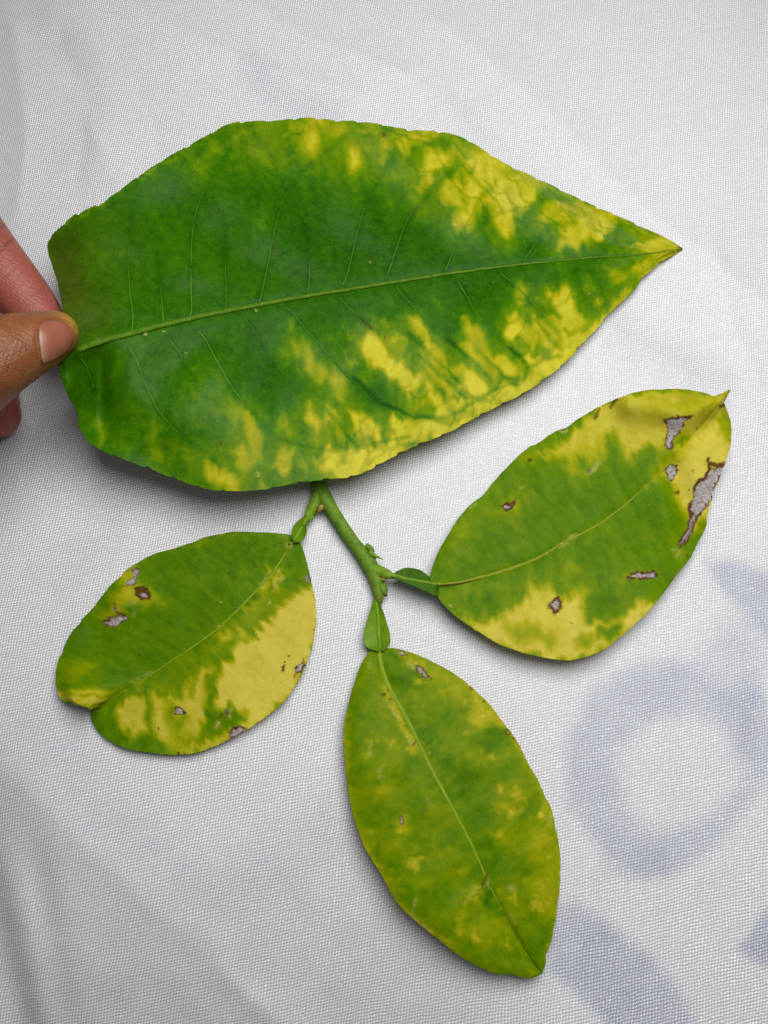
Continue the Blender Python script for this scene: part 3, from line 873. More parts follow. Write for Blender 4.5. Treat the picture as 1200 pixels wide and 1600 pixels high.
q.poly(k1([(445, 750), (520, 770), (600, 745), (650, 690), (705, 655), (700, 700), (690, 800), (660, 900), (600, 980), (520, 990), (480, 930), (455, 890), (455, 800)]), 0.86, 5)
q.poly(k1([(520, 790), (545, 800), (560, 850), (600, 850), (580, 900), (560, 930), (530, 860)]), 0.35, 7)
q.poly(k1([(530, 990), (700, 945), (770, 935), (700, 980), (560, 1006)]), 0.86, 5)
q.poly(k1([(685, 860), (720, 820), (760, 845), (845, 825), (780, 905), (740, 930), (690, 895)]), 0.18, 7)
q.poly(k1([(196, 820), (290, 800), (300, 880), (380, 950), (470, 930), (540, 990), (430, 990), (270, 945)]), 0.16, 7)
q.poly(k1([(560, 940), (660, 930), (640, 960), (560, 970)]), 0.5, 8)
for pts, r, v in (([(430, 740), (440, 820), (447, 910)], 1.6, 0.2), ([(710, 650), (718, 720), (712, 800)], 3.5, 0.2), ([(640, 700), (625, 770)], 2, 0.4), ([(820, 500), (850, 520), (890, 500)], 2, 0.4)):
    q.line(k1(pts), r, v, 4)
for pts, r, v in (([(965, 245), (925, 300)], 4, 0.9), ([(1005, 240), (985, 300)], 3, 0.85), ([(930, 330), (860, 400)], 2.5, 0.6), ([(420, 695), (380, 720)], 3, 0.6)):
    q.line(k1(pts), r, v, 4)
q.blob(*k1([(770, 500)])[0], 9, 8, 0.85, 0.6); q.blob(*k1([(700, 660)])[0], 8, 7, 0.8, 0.6)
q.poly(k1([(340, 225), (400, 195), (385, 280), (455, 320), (480, 350), (410, 372), (340, 362), (300, 400), (245, 445), (270, 370), (330, 310), (315, 265)]), 0.72, 8)
q.poly(k1([(345, 372), (400, 365), (410, 395), (360, 405)]), 0.15, 5)
q.poly(k1([(55, 625), (130, 600), (220, 625), (150, 690), (60, 720)]), 0.44, 10)
q.poly(k1([(62, 738), (130, 732), (200, 722), (300, 742), (250, 785), (190, 808), (120, 796), (78, 772)]), 0.84, 4)
q.line(k1([(90, 750), (180, 748), (250, 760), (300, 750)]), 1.2, 0.4, 3); q.line(k1([(70, 700), (130, 715), (200, 720)]), 1.2, 0.3, 3)
q.line(k1([(150, 440), (110, 480), (82, 550)]), 5, 0.10, 9); q.line(k1([(1045, 72), (900, 60), (750, 67), (610, 112), (480, 148)]), 1.0, 0.45, 3)
q.f = halo(q, 3.0, 0.5)
chl = q.f + 0.15 * fbm(S * 60, W * 6 + 9, 14, 3) * np.clip(1.2 - np.abs(q.f - 0.45) * 1.5, 0.25, 1)
chl = np.clip(chl, 0, 1)
dx_, dy_ = X + 2.0 * vnoise(X / 5, Y / 5, 61) + vnoise(X / 2.2, Y / 2.2, 63), Y + 2.0 * vnoise(X / 5, Y / 5, 62) + vnoise(X / 2.2, Y / 2.2, 64)
nec = Paint(dx_, dy_, 0.0); brn = Paint(dx_, dy_, 0.0); pal = Paint(dx_, dy_, 0.0, 1.3)
lesion(nec, brn, kA([(700, 380), (740, 360), (755, 390), (735, 430), (715, 500), (690, 515), (640, 520), (660, 480), (700, 430)]), rim=1.1, rimv=0.7)
brn.line(kA([(640, 520), (610, 525), (585, 540), (600, 552)]), 0.7, 0.85, 1.0)
brn.poly(kA([(700, 540), (760, 512), (830, 545), (850, 590), (840, 630), (770, 640), (710, 600)]), 0.95, 1.6)
lesion(nec, brn, kA([(762, 580), (810, 570), (838, 600), (805, 625), (772, 622)]), rim=1.0)
lesion(nec, brn, kA([(450, 830), (510, 790), (570, 770), (620, 770), (655, 790), (600, 840), (560, 860), (470, 860)]), rim=1.6)
brn.line(kA([(525, 672), (545, 690), (538, 722), (575, 752), (625, 770)]), 1.5, 0.85, 1.2); nec.blob(*kA([(545, 716)])[0], 2.5, 3, 0.8)
for x, y, r in kA([(758, 1108), (730, 640)])[:1] and [(219, 1023, 2.2)]:
    spot(brn, x, y, r)
lesion(nec, brn, kD([(990, 360), (1010, 330), (1050, 300), (1065, 330), (1050, 362), (1000, 386)]), rim=1.5)
brn.line(kD([(973, 432), (988, 388)]), 1.4, 0.7, 1.4); brn.line(kD([(1050, 300), (1065, 268)]), 1.2, 0.8, 1.2)
spot(brn, *kD([(883, 350)])[0], 2.2, 0.95, 5); spot(brn, *kD([(900, 297)])[0], 1.5); spot(brn, *kD([(932, 245)])[0], 1.5); spot(brn, *kD([(870, 455)])[0], 1.2, 0.5)
lesion(nec, brn, kD([(425, 900), (470, 870), (520, 845), (555, 855), (540, 890), (450, 940)]), rim=1.4)
lesion(nec, brn, kD([(385, 705), (410, 690), (427, 720), (400, 742), (380, 730)]), rim=1.2, grey=0.7)
spot(brn, *kD([(352, 748)])[0], 2); spot(brn, *kD([(336, 776)])[0], 1.6)
pal.line(kD([(340, 800), (320, 850)]), 2, 0.7, 3); pal.line(kD([(430, 770), (420, 745), (455, 700)]), 1.5, 0.6, 2.5)
lesion(nec, brn, kC([(1045, 692), (1090, 675), (1120, 710), (1150, 735), (1100, 738), (1060, 742)]), rim=1.6, grey=0.85)
spot(brn, *kC([(1140, 732)])[0], 2.4); spot(brn, *kC([(915, 858)])[0], 1.6); spot(brn, *kC([(1083, 1075)])[0], 2.6)
lesion(nec, brn, kB([(1070, 440), (1095, 428), (1115, 470), (1105, 500), (1070, 482)]), rim=1.0, grey=0.5, rimv=0.45)
spot(brn, *kB([(1030, 475)])[0], 2.2, 0.4); spot(brn, *kB([(932, 173)])[0], 1.4, 1.0); spot(brn, *kB([(430, 412)])[0], 3, 0.3); spot(brn, *kB([(232, 1000)])[0], 1.2)
pal.line(kB([(760, 420), (700, 520)]), 1.6, 0.7, 3); pal.line(kB([(840, 400), (800, 560)]), 1.0, 0.6, 3); pal.line(kB([(890, 440), (840, 520)]), 1.0, 0.55, 3)
pal.blob(*kB([(935, 175)])[0], 4, 4, 0.5, 0.8); pal.blob(*kB([(345, 868)])[0], 2, 2, 0.8); pal.blob(*kB([(362, 660)])[0], 1.2, 1.2, 0.9); pal.blob(*kB([(770, 660)])[0], 1.6, 3, 0.6)
pal.line(kC([(740, 440), (860, 385)]), 1, 0.4, 4); pal.line(kA([(650, 690), (740, 650), (700, 770)]), 1, 0.35, 4)
lf = left.build("leaf", LM_SMALL, sprig, {'chl': chl, 'nec': nec.f, 'brn': brn.f, 'pal': pal.f * np.clip(0.8 + 1.2 * fbm(X / 3.2, Y / 3.2, 88, 2), 0, 1)})
lf['label'] = "rounded leaf, green on one half and yellow on the other, with a notched curled tip"
left.vein("midrib", l_mid[:10], 0.00036, 0.00005, MIDPALE, lf, lift=0.0, flat=0.25, n=70)

# ---- right leaf
k2 = crop(650, 590, 1200 / 520); kE = crop(950, 590, 1200 / 220); kF = crop(660, 720, 5); kG = crop(760, 600, 5); kH = crop(680, 850, 1200 / 220); kI = crop(880, 780, 5)
r_mid = k2([(60, 745), (150, 738), (250, 715), (350, 685), (450, 645), (540, 590), (640, 540), (740, 470), (830, 390), (900, 325), (950, 270), (1000, 210), (1050, 150), (1090, 95), (1131, 45)])
r_up = k2([(58, 742), (50, 720), (60, 680), (85, 620), (120, 560), (150, 510), (195, 460), (240, 425), (280, 375), (340, 310), (400, 255), (440, 235), (500, 195), (540, 180), (590, 145), (640, 115), (700, 85), (740, 70), (800, 50), (830, 45), (880, 42), (960, 40), (1010, 48), (1050, 58), (1075, 66), (1090, 60), (1115, 50), (1131, 44)])
r_lo = k2([(62, 750), (72, 768), (85, 800), (120, 840), (170, 880), (230, 920), (300, 960), (380, 990), (460, 1010), (540, 1020), (600, 1012), (660, 990), (720, 950), (800, 880), (860, 820), (905, 760), (950, 700), (990, 650), (1020, 590), (1045, 540), (1050, 500), (1065, 450), (1070, 412), (1092, 372), (1110, 320), (1125, 280), (1137, 220), (1135, 160), (1120, 112), (1112, 92), (1122, 70), (1132, 46)])


def z_right(s, w, X, Y):
    z = 0.0056 - 0.0030 * s + 0.0040 * sstep(0.62, 0.85, s) * (1 - sstep(0.9, 1.0, s))
    a = np.sin(np.pi * np.clip(s, 0, 1)) ** 0.7
    z = z + a * np.where(w < 0, -0.0022 * np.abs(w) ** 2, 0.0026 * np.abs(w) ** 1.2 * sstep(0.95, 0.25, s))
    z = z - 0.0018 * sstep(0.45, 0.8, s) * np.where(w > 0, np.abs(w), 0)
    # crease below the tip: the tip stands up as a small beak
    z = z + 0.0050 * np.exp(-(((X - 1130) / 26) ** 2 + ((Y - 622) / 24) ** 2))
    z = z + 0.0042 * np.exp(-((sd_line(X, Y, [(985, 628), (1060, 642), (1105, 632)], 0)) / 26) ** 2)
    z = z - 0.0018 * np.exp(-((sd_line(X, Y, [(1075, 690), (1100, 665), (1120, 640)], 0)) / 14) ** 2)
    z = z - 0.0016 * np.exp(-((sd_line(X, Y, [(1050, 735), (1075, 790), (1080, 830)], 0)) / 20) ** 2)
    z = z + 0.0008 * fbm(X / 70, Y / 70, 90, 2) * sstep(0.02, 0.3, np.abs(w))
    z = z - 0.0003 * np.exp(-(w / 0.045) ** 2)
    return z


right = Leaf(r_mid, r_up, r_lo, 330, 92, z_right, tooth=1.4, spacing=55, seed=17)
X, Y, S, W = right.X, right.Y, right.S, right.W
spk = 13 * fbm(S * 60, W * 3, 29, 4)
wx = X + 5 * fbm(X / 12, Y / 12, 1, 4) + spk * right.D[..., 0]; wy = Y + 5 * fbm(X / 12, Y / 12, 2, 4) + spk * right.D[..., 1]
q = Paint(wx, wy, 0.19, 1.9)
q.grow = 1.5
q.f += 0.09 * fbm(X / 60, Y / 60, 26, 3)
q.poly(k2([(470, 285), (520, 235), (590, 175), (700, 90), (800, 45), (960, 35), (1080, 60), (1140, 40), (1115, 110), (1050, 170), (985, 240), (930, 310), (880, 330), (885, 270), (860, 240), (800, 270), (760, 290), (745, 250), (715, 190), (690, 210), (680, 270), (640, 310), (620, 350), (560, 350), (540, 290)]), 0.84, 6)
q.poly(k2([(1105, 95), (1145, 170), (1135, 280), (1105, 380), (1075, 440), (1055, 510), (1000, 545), (960, 480), (935, 405), (890, 345), (940, 295), (1020, 205)]), 0.95, 6)
q.poly(k2([(905, 240), (950, 205), (980, 215), (950, 250), (905, 300), (880, 310)]), 0.28, 6)
q.poly(k2([(1110, 125), (1138, 150), (1135, 225), (1105, 190)]), 0.35, 7)
q.line(k2([(700, 85), (800, 50), (880, 43), (960, 41)]), 1.2, 0.2, 3); q.poly(k2([(530, 185), (560, 160), (600, 140), (580, 175), (545, 200)]), 0.14, 4)
q.blob(*k2([(600, 310)])[0], 12, 16, 0.25, 0.8); q.blob(*k2([(655, 290)])[0], 5, 18, 0.45, 0.8)
q.blob(*k2([(1000, 90)])[0], 36, 14, 0.68, 0.9)
q.poly(k2([(205, 885), (310, 870), (330, 830), (400, 790), (410, 750), (470, 740), (520, 785), (560, 795), (600, 740), (620, 760), (600, 830), (610, 880), (680, 885), (790, 835), (820, 810), (885, 830), (800, 895), (720, 955), (600, 1020), (480, 1020), (330, 978), (215, 915)]), 0.93, 6)
q.line(k2([(130, 845), (230, 920), (300, 960)]), 1.6, 0.8, 4)
q.poly(k2([(330, 900), (400, 890), (490, 930), (490, 955), (400, 945), (360, 930)]), 0.48, 9)
q.poly(k2([(650, 915), (740, 880), (752, 900), (700, 952), (655, 935)]), 0.16, 5); q.poly(k2([(580, 950), (630, 930), (640, 960), (590, 972)]), 0.45, 7)
q.blob(*k2([(335, 460)])[0], 18, 13, 0.62, 0.6, -25); q.blob(*k2([(410, 297)])[0], 12, 9, 0.5, 0.7); q.blob(*k2([(465, 280)])[0], 10, 8, 0.66, 0.7)
q.blob(*k2([(160, 550)])[0], 9, 11, 0.52, 0.7); q.blob(*k2([(130, 600)])[0], 20, 26, 0.32, 0.9); q.line(k2([(150, 520), (200, 465), (270, 395)]), 3, 0.45, 6)
q.blob(*k2([(250, 470)])[0], 26, 22, 0.3, 0.9); q.blob(*k2([(570, 690)])[0], 9, 8, 0.6, 0.7); q.blob(*k2([(560, 730)])[0], 26, 14, 0.36, 0.9)
q.blob(*k2([(770, 725)])[0], 14, 7, 0.55, 0.8); q.blob(*k2([(800, 640)])[0], 30, 24, 0.2, 0.9); q.blob(*k2([(945, 630)])[0], 10, 6, 0.5, 0.9)
q.blob(*k2([(240, 760)])[0], 60, 8, 0.38, 0.9, -8); q.blob(*k2([(950, 570)])[0], 12, 26, 0.34, 0.9, 20); q.blob(*k2([(1040, 560)])[0], 8, 22, 0.36, 0.9, 20)
q.line(k2([(830, 395), (890, 335), (930, 300)]), 3, 0.7, 5)
q.f = halo(q, 3.0, 0.5)
chl = q.f + 0.15 * fbm(S * 55, W * 5 + 9, 34, 3) * np.clip(1.2 - np.abs(q.f - 0.45) * 1.5, 0.3, 1)
chl = np.clip(chl, 0, 1)
dx_, dy_ = X + 2.0 * vnoise(X / 5, Y / 5, 61) + vnoise(X / 2.2, Y / 2.2, 63), Y + 2.0 * vnoise(X / 5, Y / 5, 62) + vnoise(X / 2.2, Y / 2.2, 64)
nec = Paint(dx_, dy_, 0.0); brn = Paint(dx_, dy_, 0.0); pal = Paint(dx_, dy_, 0.0, 1.3)
lesion(nec, brn, kE([(480, 358), (540, 342), (620, 340), (700, 335), (650, 372), (630, 430), (600, 480), (560, 500), (545, 600), (510, 610), (495, 580), (500, 490), (515, 420), (488, 388)]), rim=1.6)
brn.line(kE([(485, 360), (500, 385)]), 2.4, 0.9, 1.2); brn.line(kE([(575, 335), (585, 310)]), 0.8, 0.7, 1); brn.line(kE([(640, 340), (715, 330)]), 0.9, 0.9, 1.2)
lesion(nec, brn, kE([(475, 797), (530, 752), (590, 740), (585, 800), (550, 870), (535, 885), (515, 860), (505, 820)]), rim=1.2)
lesion(nec, brn, k2([(1060, 332), (1112, 315), (1104, 350), (1082, 382), (1075, 412), (1064, 440), (1042, 470), (1012, 500), (1000, 540), (975, 590), (952, 612), (945, 600), (970, 560), (990, 510), (986, 470), (1000, 440), (1002, 400), (1030, 370), (1050, 340)]), rim=2.0)
brn.line(k2([(1053, 294), (1056, 330), (1042, 362), (1020, 372), (1002, 405)]), 2.6, 0.95, 1.6); brn.line(k2([(1060, 312), (1085, 316), (1112, 312)]), 3.2, 0.95, 1.8)
brn.line(k2([(990, 455), (988, 480), (996, 495)]), 2.8, 0.95, 1.4); brn.line(k2([(1002, 520), (975, 580), (950, 605)]), 2.6, 0.62, 2.5)
pal.line(k2([(1095, 355), (1080, 390), (1068, 425)]), 2.6, 0.5, 2.5)
lesion(nec, brn, k2([(755, 720), (800, 700), (830, 705), (865, 703), (870, 715), (840, 721), (800, 723), (770, 726)]), rim=1.8)
lesion(nec, brn, k2([(482, 816), (500, 800), (515, 795), (523, 820), (505, 845), (486, 832)]), rim=3.4)
lesion(nec, brn, k2([(313, 466), (330, 453), (345, 456), (359, 443), (355, 456), (330, 475), (318, 478)]), rim=2.3)
for x, y, r, v in ((410, 296, 3.6, 0.75), (463, 278, 2.2, 0.45), (622, 333, 3.6, 0.55), (943, 415, 3.6, 0.75), (1013, 185, 2.4, 0.5), (1106, 100, 4.2, 0.85), (1001, 337, 1.4, 0.9),
                   (983, 401, 1.8, 0.9), (560, 885, 1.2, 0.9), (978, 645, 2.6, 0.6), (232, 932, 1.6, 0.8), (1130, 227, 1.6, 0.9), (255, 718, 1.4, 0.8), (1044, 455, 1.5, 0.9)):
    spot(brn, *k2([(x, y)])[0], r, v)
nec.blob(*k2([(624, 334)])[0], 2.4, 3.2, 0.6)
brn.line(k2([(645, 150), (652, 135), (660, 118)]), 2.8, 0.75, 1.4); brn.line(k2([(704, 106), (712, 93), (720, 80)]), 2.6, 0.7, 1.6)
pal.line(k2([(632, 345), (640, 335), (656, 308)]), 2, 0.65, 2.5); pal.blob(*k2([(566, 576)])[0], 6.5, 3.2, 0.7, 0.5, -35); pal.line(k2([(520, 608), (545, 595)]), 2, 0.5, 3)
pal.blob(*k2([(125, 820)])[0], 2.2, 2.0, 0.7); pal.line(k2([(205, 466), (215, 458)]), 2.0, 0.5, 3); pal.line(k2([(520, 195), (545, 192)]), 1.6, 0.6, 2.5)
pal.line(k2([(390, 388), (370, 410)]), 1.0, 0.5, 2); pal.line(k2([(930, 620), (955, 625), (940, 645)]), 1.2, 0.4, 3); pal.line(k2([(570, 890), (580, 930)]), 2, 0.4, 4)
rf = right.build("leaf", LM_SMALL, sprig, {'chl': chl, 'nec': nec.f, 'brn': brn.f, 'pal': pal.f * np.clip(0.8 + 1.2 * fbm(X / 3.2, Y / 3.2, 88, 2), 0, 1)})
rf['label'] = "oval leaf with grey dead patches and a yellow pointed tip standing up"
right.vein("midrib", r_mid[:11], 0.00056, 0.00008, MIDTAN, rf, lift=0.00001, flat=0.30, n=90)
for pts in ([(60, 750), (150, 744), (235, 724)],):
    right.vein("midrib_scar", k2(pts), 0.00016, 0.00008, plain_material("scar_brown", (0.03, 0.012, 0.004), (0.07, 0.03, 0.01)), rf, lift=0.0004)

# ---- bottom leaf
k3 = crop(510, 990, 1200 / 390); k4 = crop(510, 1260, 1200 / 390)
b_mid = k3([(250, 78), (270, 180), (310, 280), (380, 400), (450, 540), (520, 680), (580, 790), (625, 872)]) + k4([(650, 90), (700, 190), (745, 290), (790, 390), (850, 510), (920, 640), (980, 735), (1038, 800)])
b_lo = k3([(244, 78), (225, 80), (200, 95), (165, 150), (140, 220), (115, 300), (95, 380), (84, 450), (82, 540), (90, 620), (95, 700), (110, 790)]) + k4([(122, 20), (145, 100), (180, 190), (220, 260), (270, 340), (310, 420), (360, 490), (420, 545), (500, 610), (600, 690), (680, 745), (760, 785), (830, 808), (890, 812), (940, 822), (985, 826), (1025, 810), (1038, 801)])
b_up = k3([(256, 76), (290, 70), (340, 72), (420, 95), (500, 130), (570, 165), (640, 210), (690, 250), (750, 305), (810, 370), (860, 440), (900, 490), (940, 560), (980, 640), (1020, 710), (1050, 780)]) + k4([(1082, 10), (1100, 90), (1115, 160), (1125, 250), (1123, 330), (1122, 400), (1110, 480), (1100, 560), (1085, 630), (1070, 680), (1056, 710), (1053, 760), (1038, 799)])


def z_bottom(s, w, X, Y):
    z = 0.0032 + 0.0026 * np.sin(np.pi * s) ** 0.8
    z = z + np.where(w < 0, -0.0020 * np.abs(w) ** 1.3, 0.0016 * np.abs(w) - 0.0022 * np.abs(w) ** 5) * np.sin(np.pi * s) ** 0.6
    z = z + 0.0007 * fbm(X / 70, Y / 70, 130, 2) * sstep(0.02, 0.3, np.abs(w))
    z = z - 0.0004 * np.exp(-(w / 0.06) ** 2) * sstep(0.6, 0.9, s)
    # ridge and dip where the side vein splits off near the tip
    z = z - 0.0009 * np.exp(-((sd_line(X, Y, [(752, 1385), (775, 1430), (820, 1490)], 0)) / 12) ** 2)
    z = z + 0.0007 * np.exp(-((sd_line(X, Y, [(752, 1385), (718, 1412), (690, 1450)], 0)) / 14) ** 2)
    return z


bot = Leaf(b_mid, b_up, b_lo, 330, 80, z_bottom, tooth=1.0, spacing=50, seed=27)
X, Y, S, W = bot.X, bot.Y, bot.S, bot.W
wx = X + 9 * fbm(X / 15, Y / 9, 1, 4); wy = Y + 7 * fbm(X / 15, Y / 9, 2, 4)
q = Paint(wx, wy, 0.38, 1.5)
q.f += 0.08 * fbm(X / 50, Y / 40, 46, 3)
q.poly(k3([(255, 90), (340, 90), (440, 170), (430, 260), (340, 280), (290, 210)]), 0.24, 12)
q.poly(k3([(430, 430), (560, 520), (640, 620), (760, 700), (860, 760), (820, 860), (700, 900), (600, 760), (500, 600)]), 0.24, 16)
q.poly(k3([(740, 460), (810, 430), (870, 480), (850, 560), (770, 590)]), 0.22, 9)
q.poly(k4([(620, 20), (760, 40), (820, 180), (900, 260), (830, 330), (760, 290)]), 0.26, 14)
q.poly(k3([(340, 80), (420, 98), (560, 165), (690, 255), (640, 275), (560, 235), (500, 230), (440, 232), (480, 210), (400, 150)]), 0.66, 8)
q.poly(k3([(700, 268), (760, 320), (850, 425), (900, 500), (860, 450), (800, 425), (745, 462), (700, 425), (690, 340)]), 0.82, 7)
q.blob(*k3([(640, 300)])[0], 14, 10, 0.62, 0.8); q.blob(*k3([(720, 470)])[0], 12, 8, 0.6, 0.8)
q.line(b_lo[6:22], 3.5, 0.72, 6); q.line(b_up[6:26], 3.0, 0.72, 6)
q.line(k3([(275, 265), (330, 350), (420, 550)]), 4, 0.86, 5); q.blob(*k3([(430, 540)])[0], 8, 10, 0.7, 0.8)
q.blob(*k3([(270, 760)])[0], 9, 8, 0.66, 0.7); q.blob(*k3([(660, 560)])[0], 30, 8, 0.5, 0.8, 10); q.blob(*k3([(760, 600)])[0], 22, 8, 0.5, 0.8)
q.blob(*k3([(880, 760)])[0], 16, 10, 0.58, 0.8); q.blob(*k3([(860, 840)])[0], 18, 10, 0.62, 0.8, 15); q.blob(*k3([(1050, 860)])[0], 8, 12, 0.8, 0.8)
q.blob(*k4([(370, 90)])[0], 10, 14, 0.72, 0.8); q.blob(*k4([(330, 200)])[0], 20, 16, 0.52, 0.8); q.poly(k4([(390, 270), (450, 240), (440, 290), (410, 320)]), 0.82, 5)
q.blob(*k4([(455, 365)])[0], 10, 8, 0.62, 0.8); q.blob(*k4([(200, 120)])[0], 10, 8, 0.66, 0.8); q.blob(*k4([(280, 330)])[0], 8, 10, 0.6, 0.8)
q.poly(k4([(1000, 100), (1080, 40), (1118, 200), (1128, 320), (1105, 545), (1040, 520), (980, 430), (960, 350), (1030, 290), (940, 210)]), 0.64, 12)
q.blob(*k4([(860, 140)])[0], 20, 9, 0.56, 0.8, 10); q.blob(*k4([(900, 450)])[0], 24, 14, 0.46, 0.9)
q.poly(k4([(640, 500), (700, 420), (660, 560), (720, 560), (760, 520), (830, 540), (820, 640), (760, 720), (720, 660), (650, 610)]), 0.54, 8)
q.line(k4([(740, 390), (690, 440), (645, 530), (640, 600)]), 4, 0.66, 6); q.blob(*k4([(560, 230)])[0], 16, 12, 0.42, 0.9); q.blob(*k4([(890, 650)])[0], 12, 10, 0.5, 0.9)
q.poly(k4([(1000, 620), (1080, 600), (1055, 720), (1040, 790), (960, 720)]), 0.22, 8)
q.poly(k4([(760, 400), (800, 420), (840, 520), (760, 480)]), 0.2, 8)
fl = fbm(X / 13, Y / 13, 57, 3)
chl = q.f - 0.05 + 0.12 * fbm(S * 50, W * 6 + 9, 54, 3) + 0.28 * sstep(0.18, 0.65, fl) * sstep(0.28, 0.5, q.f)
chl = np.clip(chl + 0.07 * fbm(X / 10, Y / 10, 77, 3), 0, 1)
dx_, dy_ = X + 2.0 * vnoise(X / 5, Y / 5, 61) + vnoise(X / 2.2, Y / 2.2, 63), Y + 2.0 * vnoise(X / 5, Y / 5, 62) + vnoise(X / 2.2, Y / 2.2, 64)
nec = Paint(dx_, dy_, 0.0); brn = Paint(dx_, dy_, 0.0); pal = Paint(dx_, dy_, 0.0, 1.3)
lesion(nec, brn, k3([(340, 82), (365, 80), (388, 98), (370, 104), (345, 98)]), rim=1.4, grey=0.5, rimv=0.6)
lesion(nec, brn, k3([(430, 158), (460, 165), (497, 205), (470, 209), (446, 190)]), rim=1.8, grey=0.75, rimv=0.75)
pal.line(k3([(395, 145), (430, 160)]), 3, 0.5, 4)
for x, y, r, v in ((695, 265, 3.2, 0.5), (755, 325, 1.6, 1), (898, 502, 2.2, 0.7), (278, 295, 3, 0.75), (288, 253, 1.6, 0.9), (296, 268, 1.4, 0.7), (310, 315, 3, 0.6), (417, 530, 3, 0.75),
                   (225, 80, 3, 0.85), (252, 117, 1.4, 1), (508, 217, 1.6, 1), (738, 378, 1.0, 0.8), (510, 588, 1.4, 0.6), (580, 300, 2, 0.2), (645, 365, 2.5, 0.25)):
    spot(brn, *k3([(x, y)])[0], r, v)
gx, gy = k3([(873, 474)])[0]
brn.f = np.maximum(brn.f, 0.85 * np.exp(-((np.hypot(X - gx, (Y - gy) * 0.8) - 3.8) / 1.1) ** 2))
lesion(nec, brn, k4([(352, 55), (362, 50), (369, 70), (362, 86), (354, 78)]), rim=1.1, grey=0.6, rimv=0.7)
brn.line(k4([(780, 320), (768, 342), (745, 382)]), 1.2, 0.8, 1.6); spot(brn, *k4([(645, 462)])[0], 2, 0.4)
pal.line(k4([(770, 360), (775, 392)]), 2, 0.6, 3); pal.line(k4([(740, 385), (690, 430), (645, 468)]), 0.9, 0.55, 2)
pal.line(k3([(215, 520), (205, 565), (212, 590)]), 1.4, 0.55, 3); pal.line(k3([(255, 650), (265, 700)]), 2.2, 0.5, 4); pal.line(k3([(295, 340), (340, 400)]), 1.8, 0.55, 3); pal.line(k3([(385, 490), (405, 530)]), 2, 0.6, 3)
pal.blob(*k4([(892, 390)])[0], 5, 4.5, 0.55, 0.8); pal.line(k4([(432, 450), (420, 490), (405, 520)]), 1.0, 0.6, 2); pal.blob(*k4([(1078, 60)])[0], 4, 7, 0.5, 0.8)
pal.line(k4([(405, 520), (430, 545), (500, 590)]), 1.0, 0.5, 2.5); pal.line(k3([(200, 130), (210, 160)]), 1.2, 0.4, 3); pal.line(k3([(485, 780), (490, 810)]), 1.6, 0.4, 3)
pal.blob(*k3([(492, 576)])[0], 2.2, 1, 0.6); pal.line(k4([(885, 520), (905, 560)]), 1.0, 0.35, 3)
bf = bot.build("leaf", LM_SMALL, sprig, {'chl': chl, 'nec': nec.f, 'brn': brn.f, 'pal': pal.f * np.clip(0.8 + 1.2 * fbm(X / 3.2, Y / 3.2, 88, 2), 0, 1)})
bf['label'] = "olive green pointed leaf with faint yellow mottling, at the end of the twig"
bot.vein("midrib", b_mid, 0.00074, 0.00004, MIDPALE, bf, lift=-0.00004, flat=0.30, n=110)
bot.vein("side_vein", k4([(748, 384), (690, 432), (640, 468)]), 0.00018, 0.00008, MIDPALE, bf)

# ---- stem, petioles, thorns
STEM = plain_material("stem_green", (0.065, 0.145, 0.008), (0.135, 0.235, 0.020), 0.45, 0.42, 0.3)
STEMY = plain_material("petiole_green", (0.10, 0.205, 0.008), (0.17, 0.275, 0.018), 0.5, 0.42, 0.3)
WING = plain_material("petiole_wing_green", (0.075, 0.175, 0.003), (0.135, 0.245, 0.006), 0.35, 0.42, 0.3)
WINGD = plain_material("petiole_wing_dark", (0.030, 0.085, 0.005), (0.06, 0.14, 0.010), 0.35, 0.42, 0.3)
BUD = plain_material("bud_brown", (0.10, 0.05, 0.012), (0.34, 0.27, 0.06), 1.2, 0.6, 0.4)
MMPX = 0.00017


def ptube(name, pts, mat, parent, ring=12, n=26, flat=1.0):
    """pts: (px, py, height of the axis in mm, radius in px)"""
    p, _ = resample([(a, b, c, d) for a, b, c, d in pts], n)
    c = P(p[:, 0], p[:, 1], p[:, 2] / 1000)
    r = p[:, 3] * MMPX * (1 + 0.05 * vnoise(np.arange(n) * 0.9, np.zeros(n), int(pts[0][0])))
    V, F = tube_mesh(c, r, ring, flat)
    return mesh_obj(name, V, F, mat, parent)


stem = ptube("stem", [(452, 665, 2.4, 13), (475, 705, 2.5, 12.5), (492, 745, 2.6, 12), (504, 772, 2.7, 12.5), (524, 806, 2.7, 10.5), (548, 842, 2.6, 10.3), (566, 866, 2.6, 11), (578, 884, 2.6, 12.5), (586, 900, 2.5, 12), (590, 915, 2.4, 10.5), (592, 930, 2.3, 8.5), (591, 942, 2.3, 6)], STEM, sprig, 16, 60)
ptube("branchlet", [(500, 764, 2.8, 10), (494, 782, 2.8, 9.5), (486, 798, 2.8, 8), (479, 812, 2.8, 6), (474, 822, 2.8, 3.5)], STEMY, sprig, 14, 24)
ptube("petiole_base", [(578, 888, 3.0, 10), (592, 892, 3.4, 9), (604, 897, 3.8, 8), (614, 900, 4.2, 4.5), (640, 905, 4.8, 2.2), (682, 913, 5.9, 2.4)], STEMY, sprig, 14, 30)
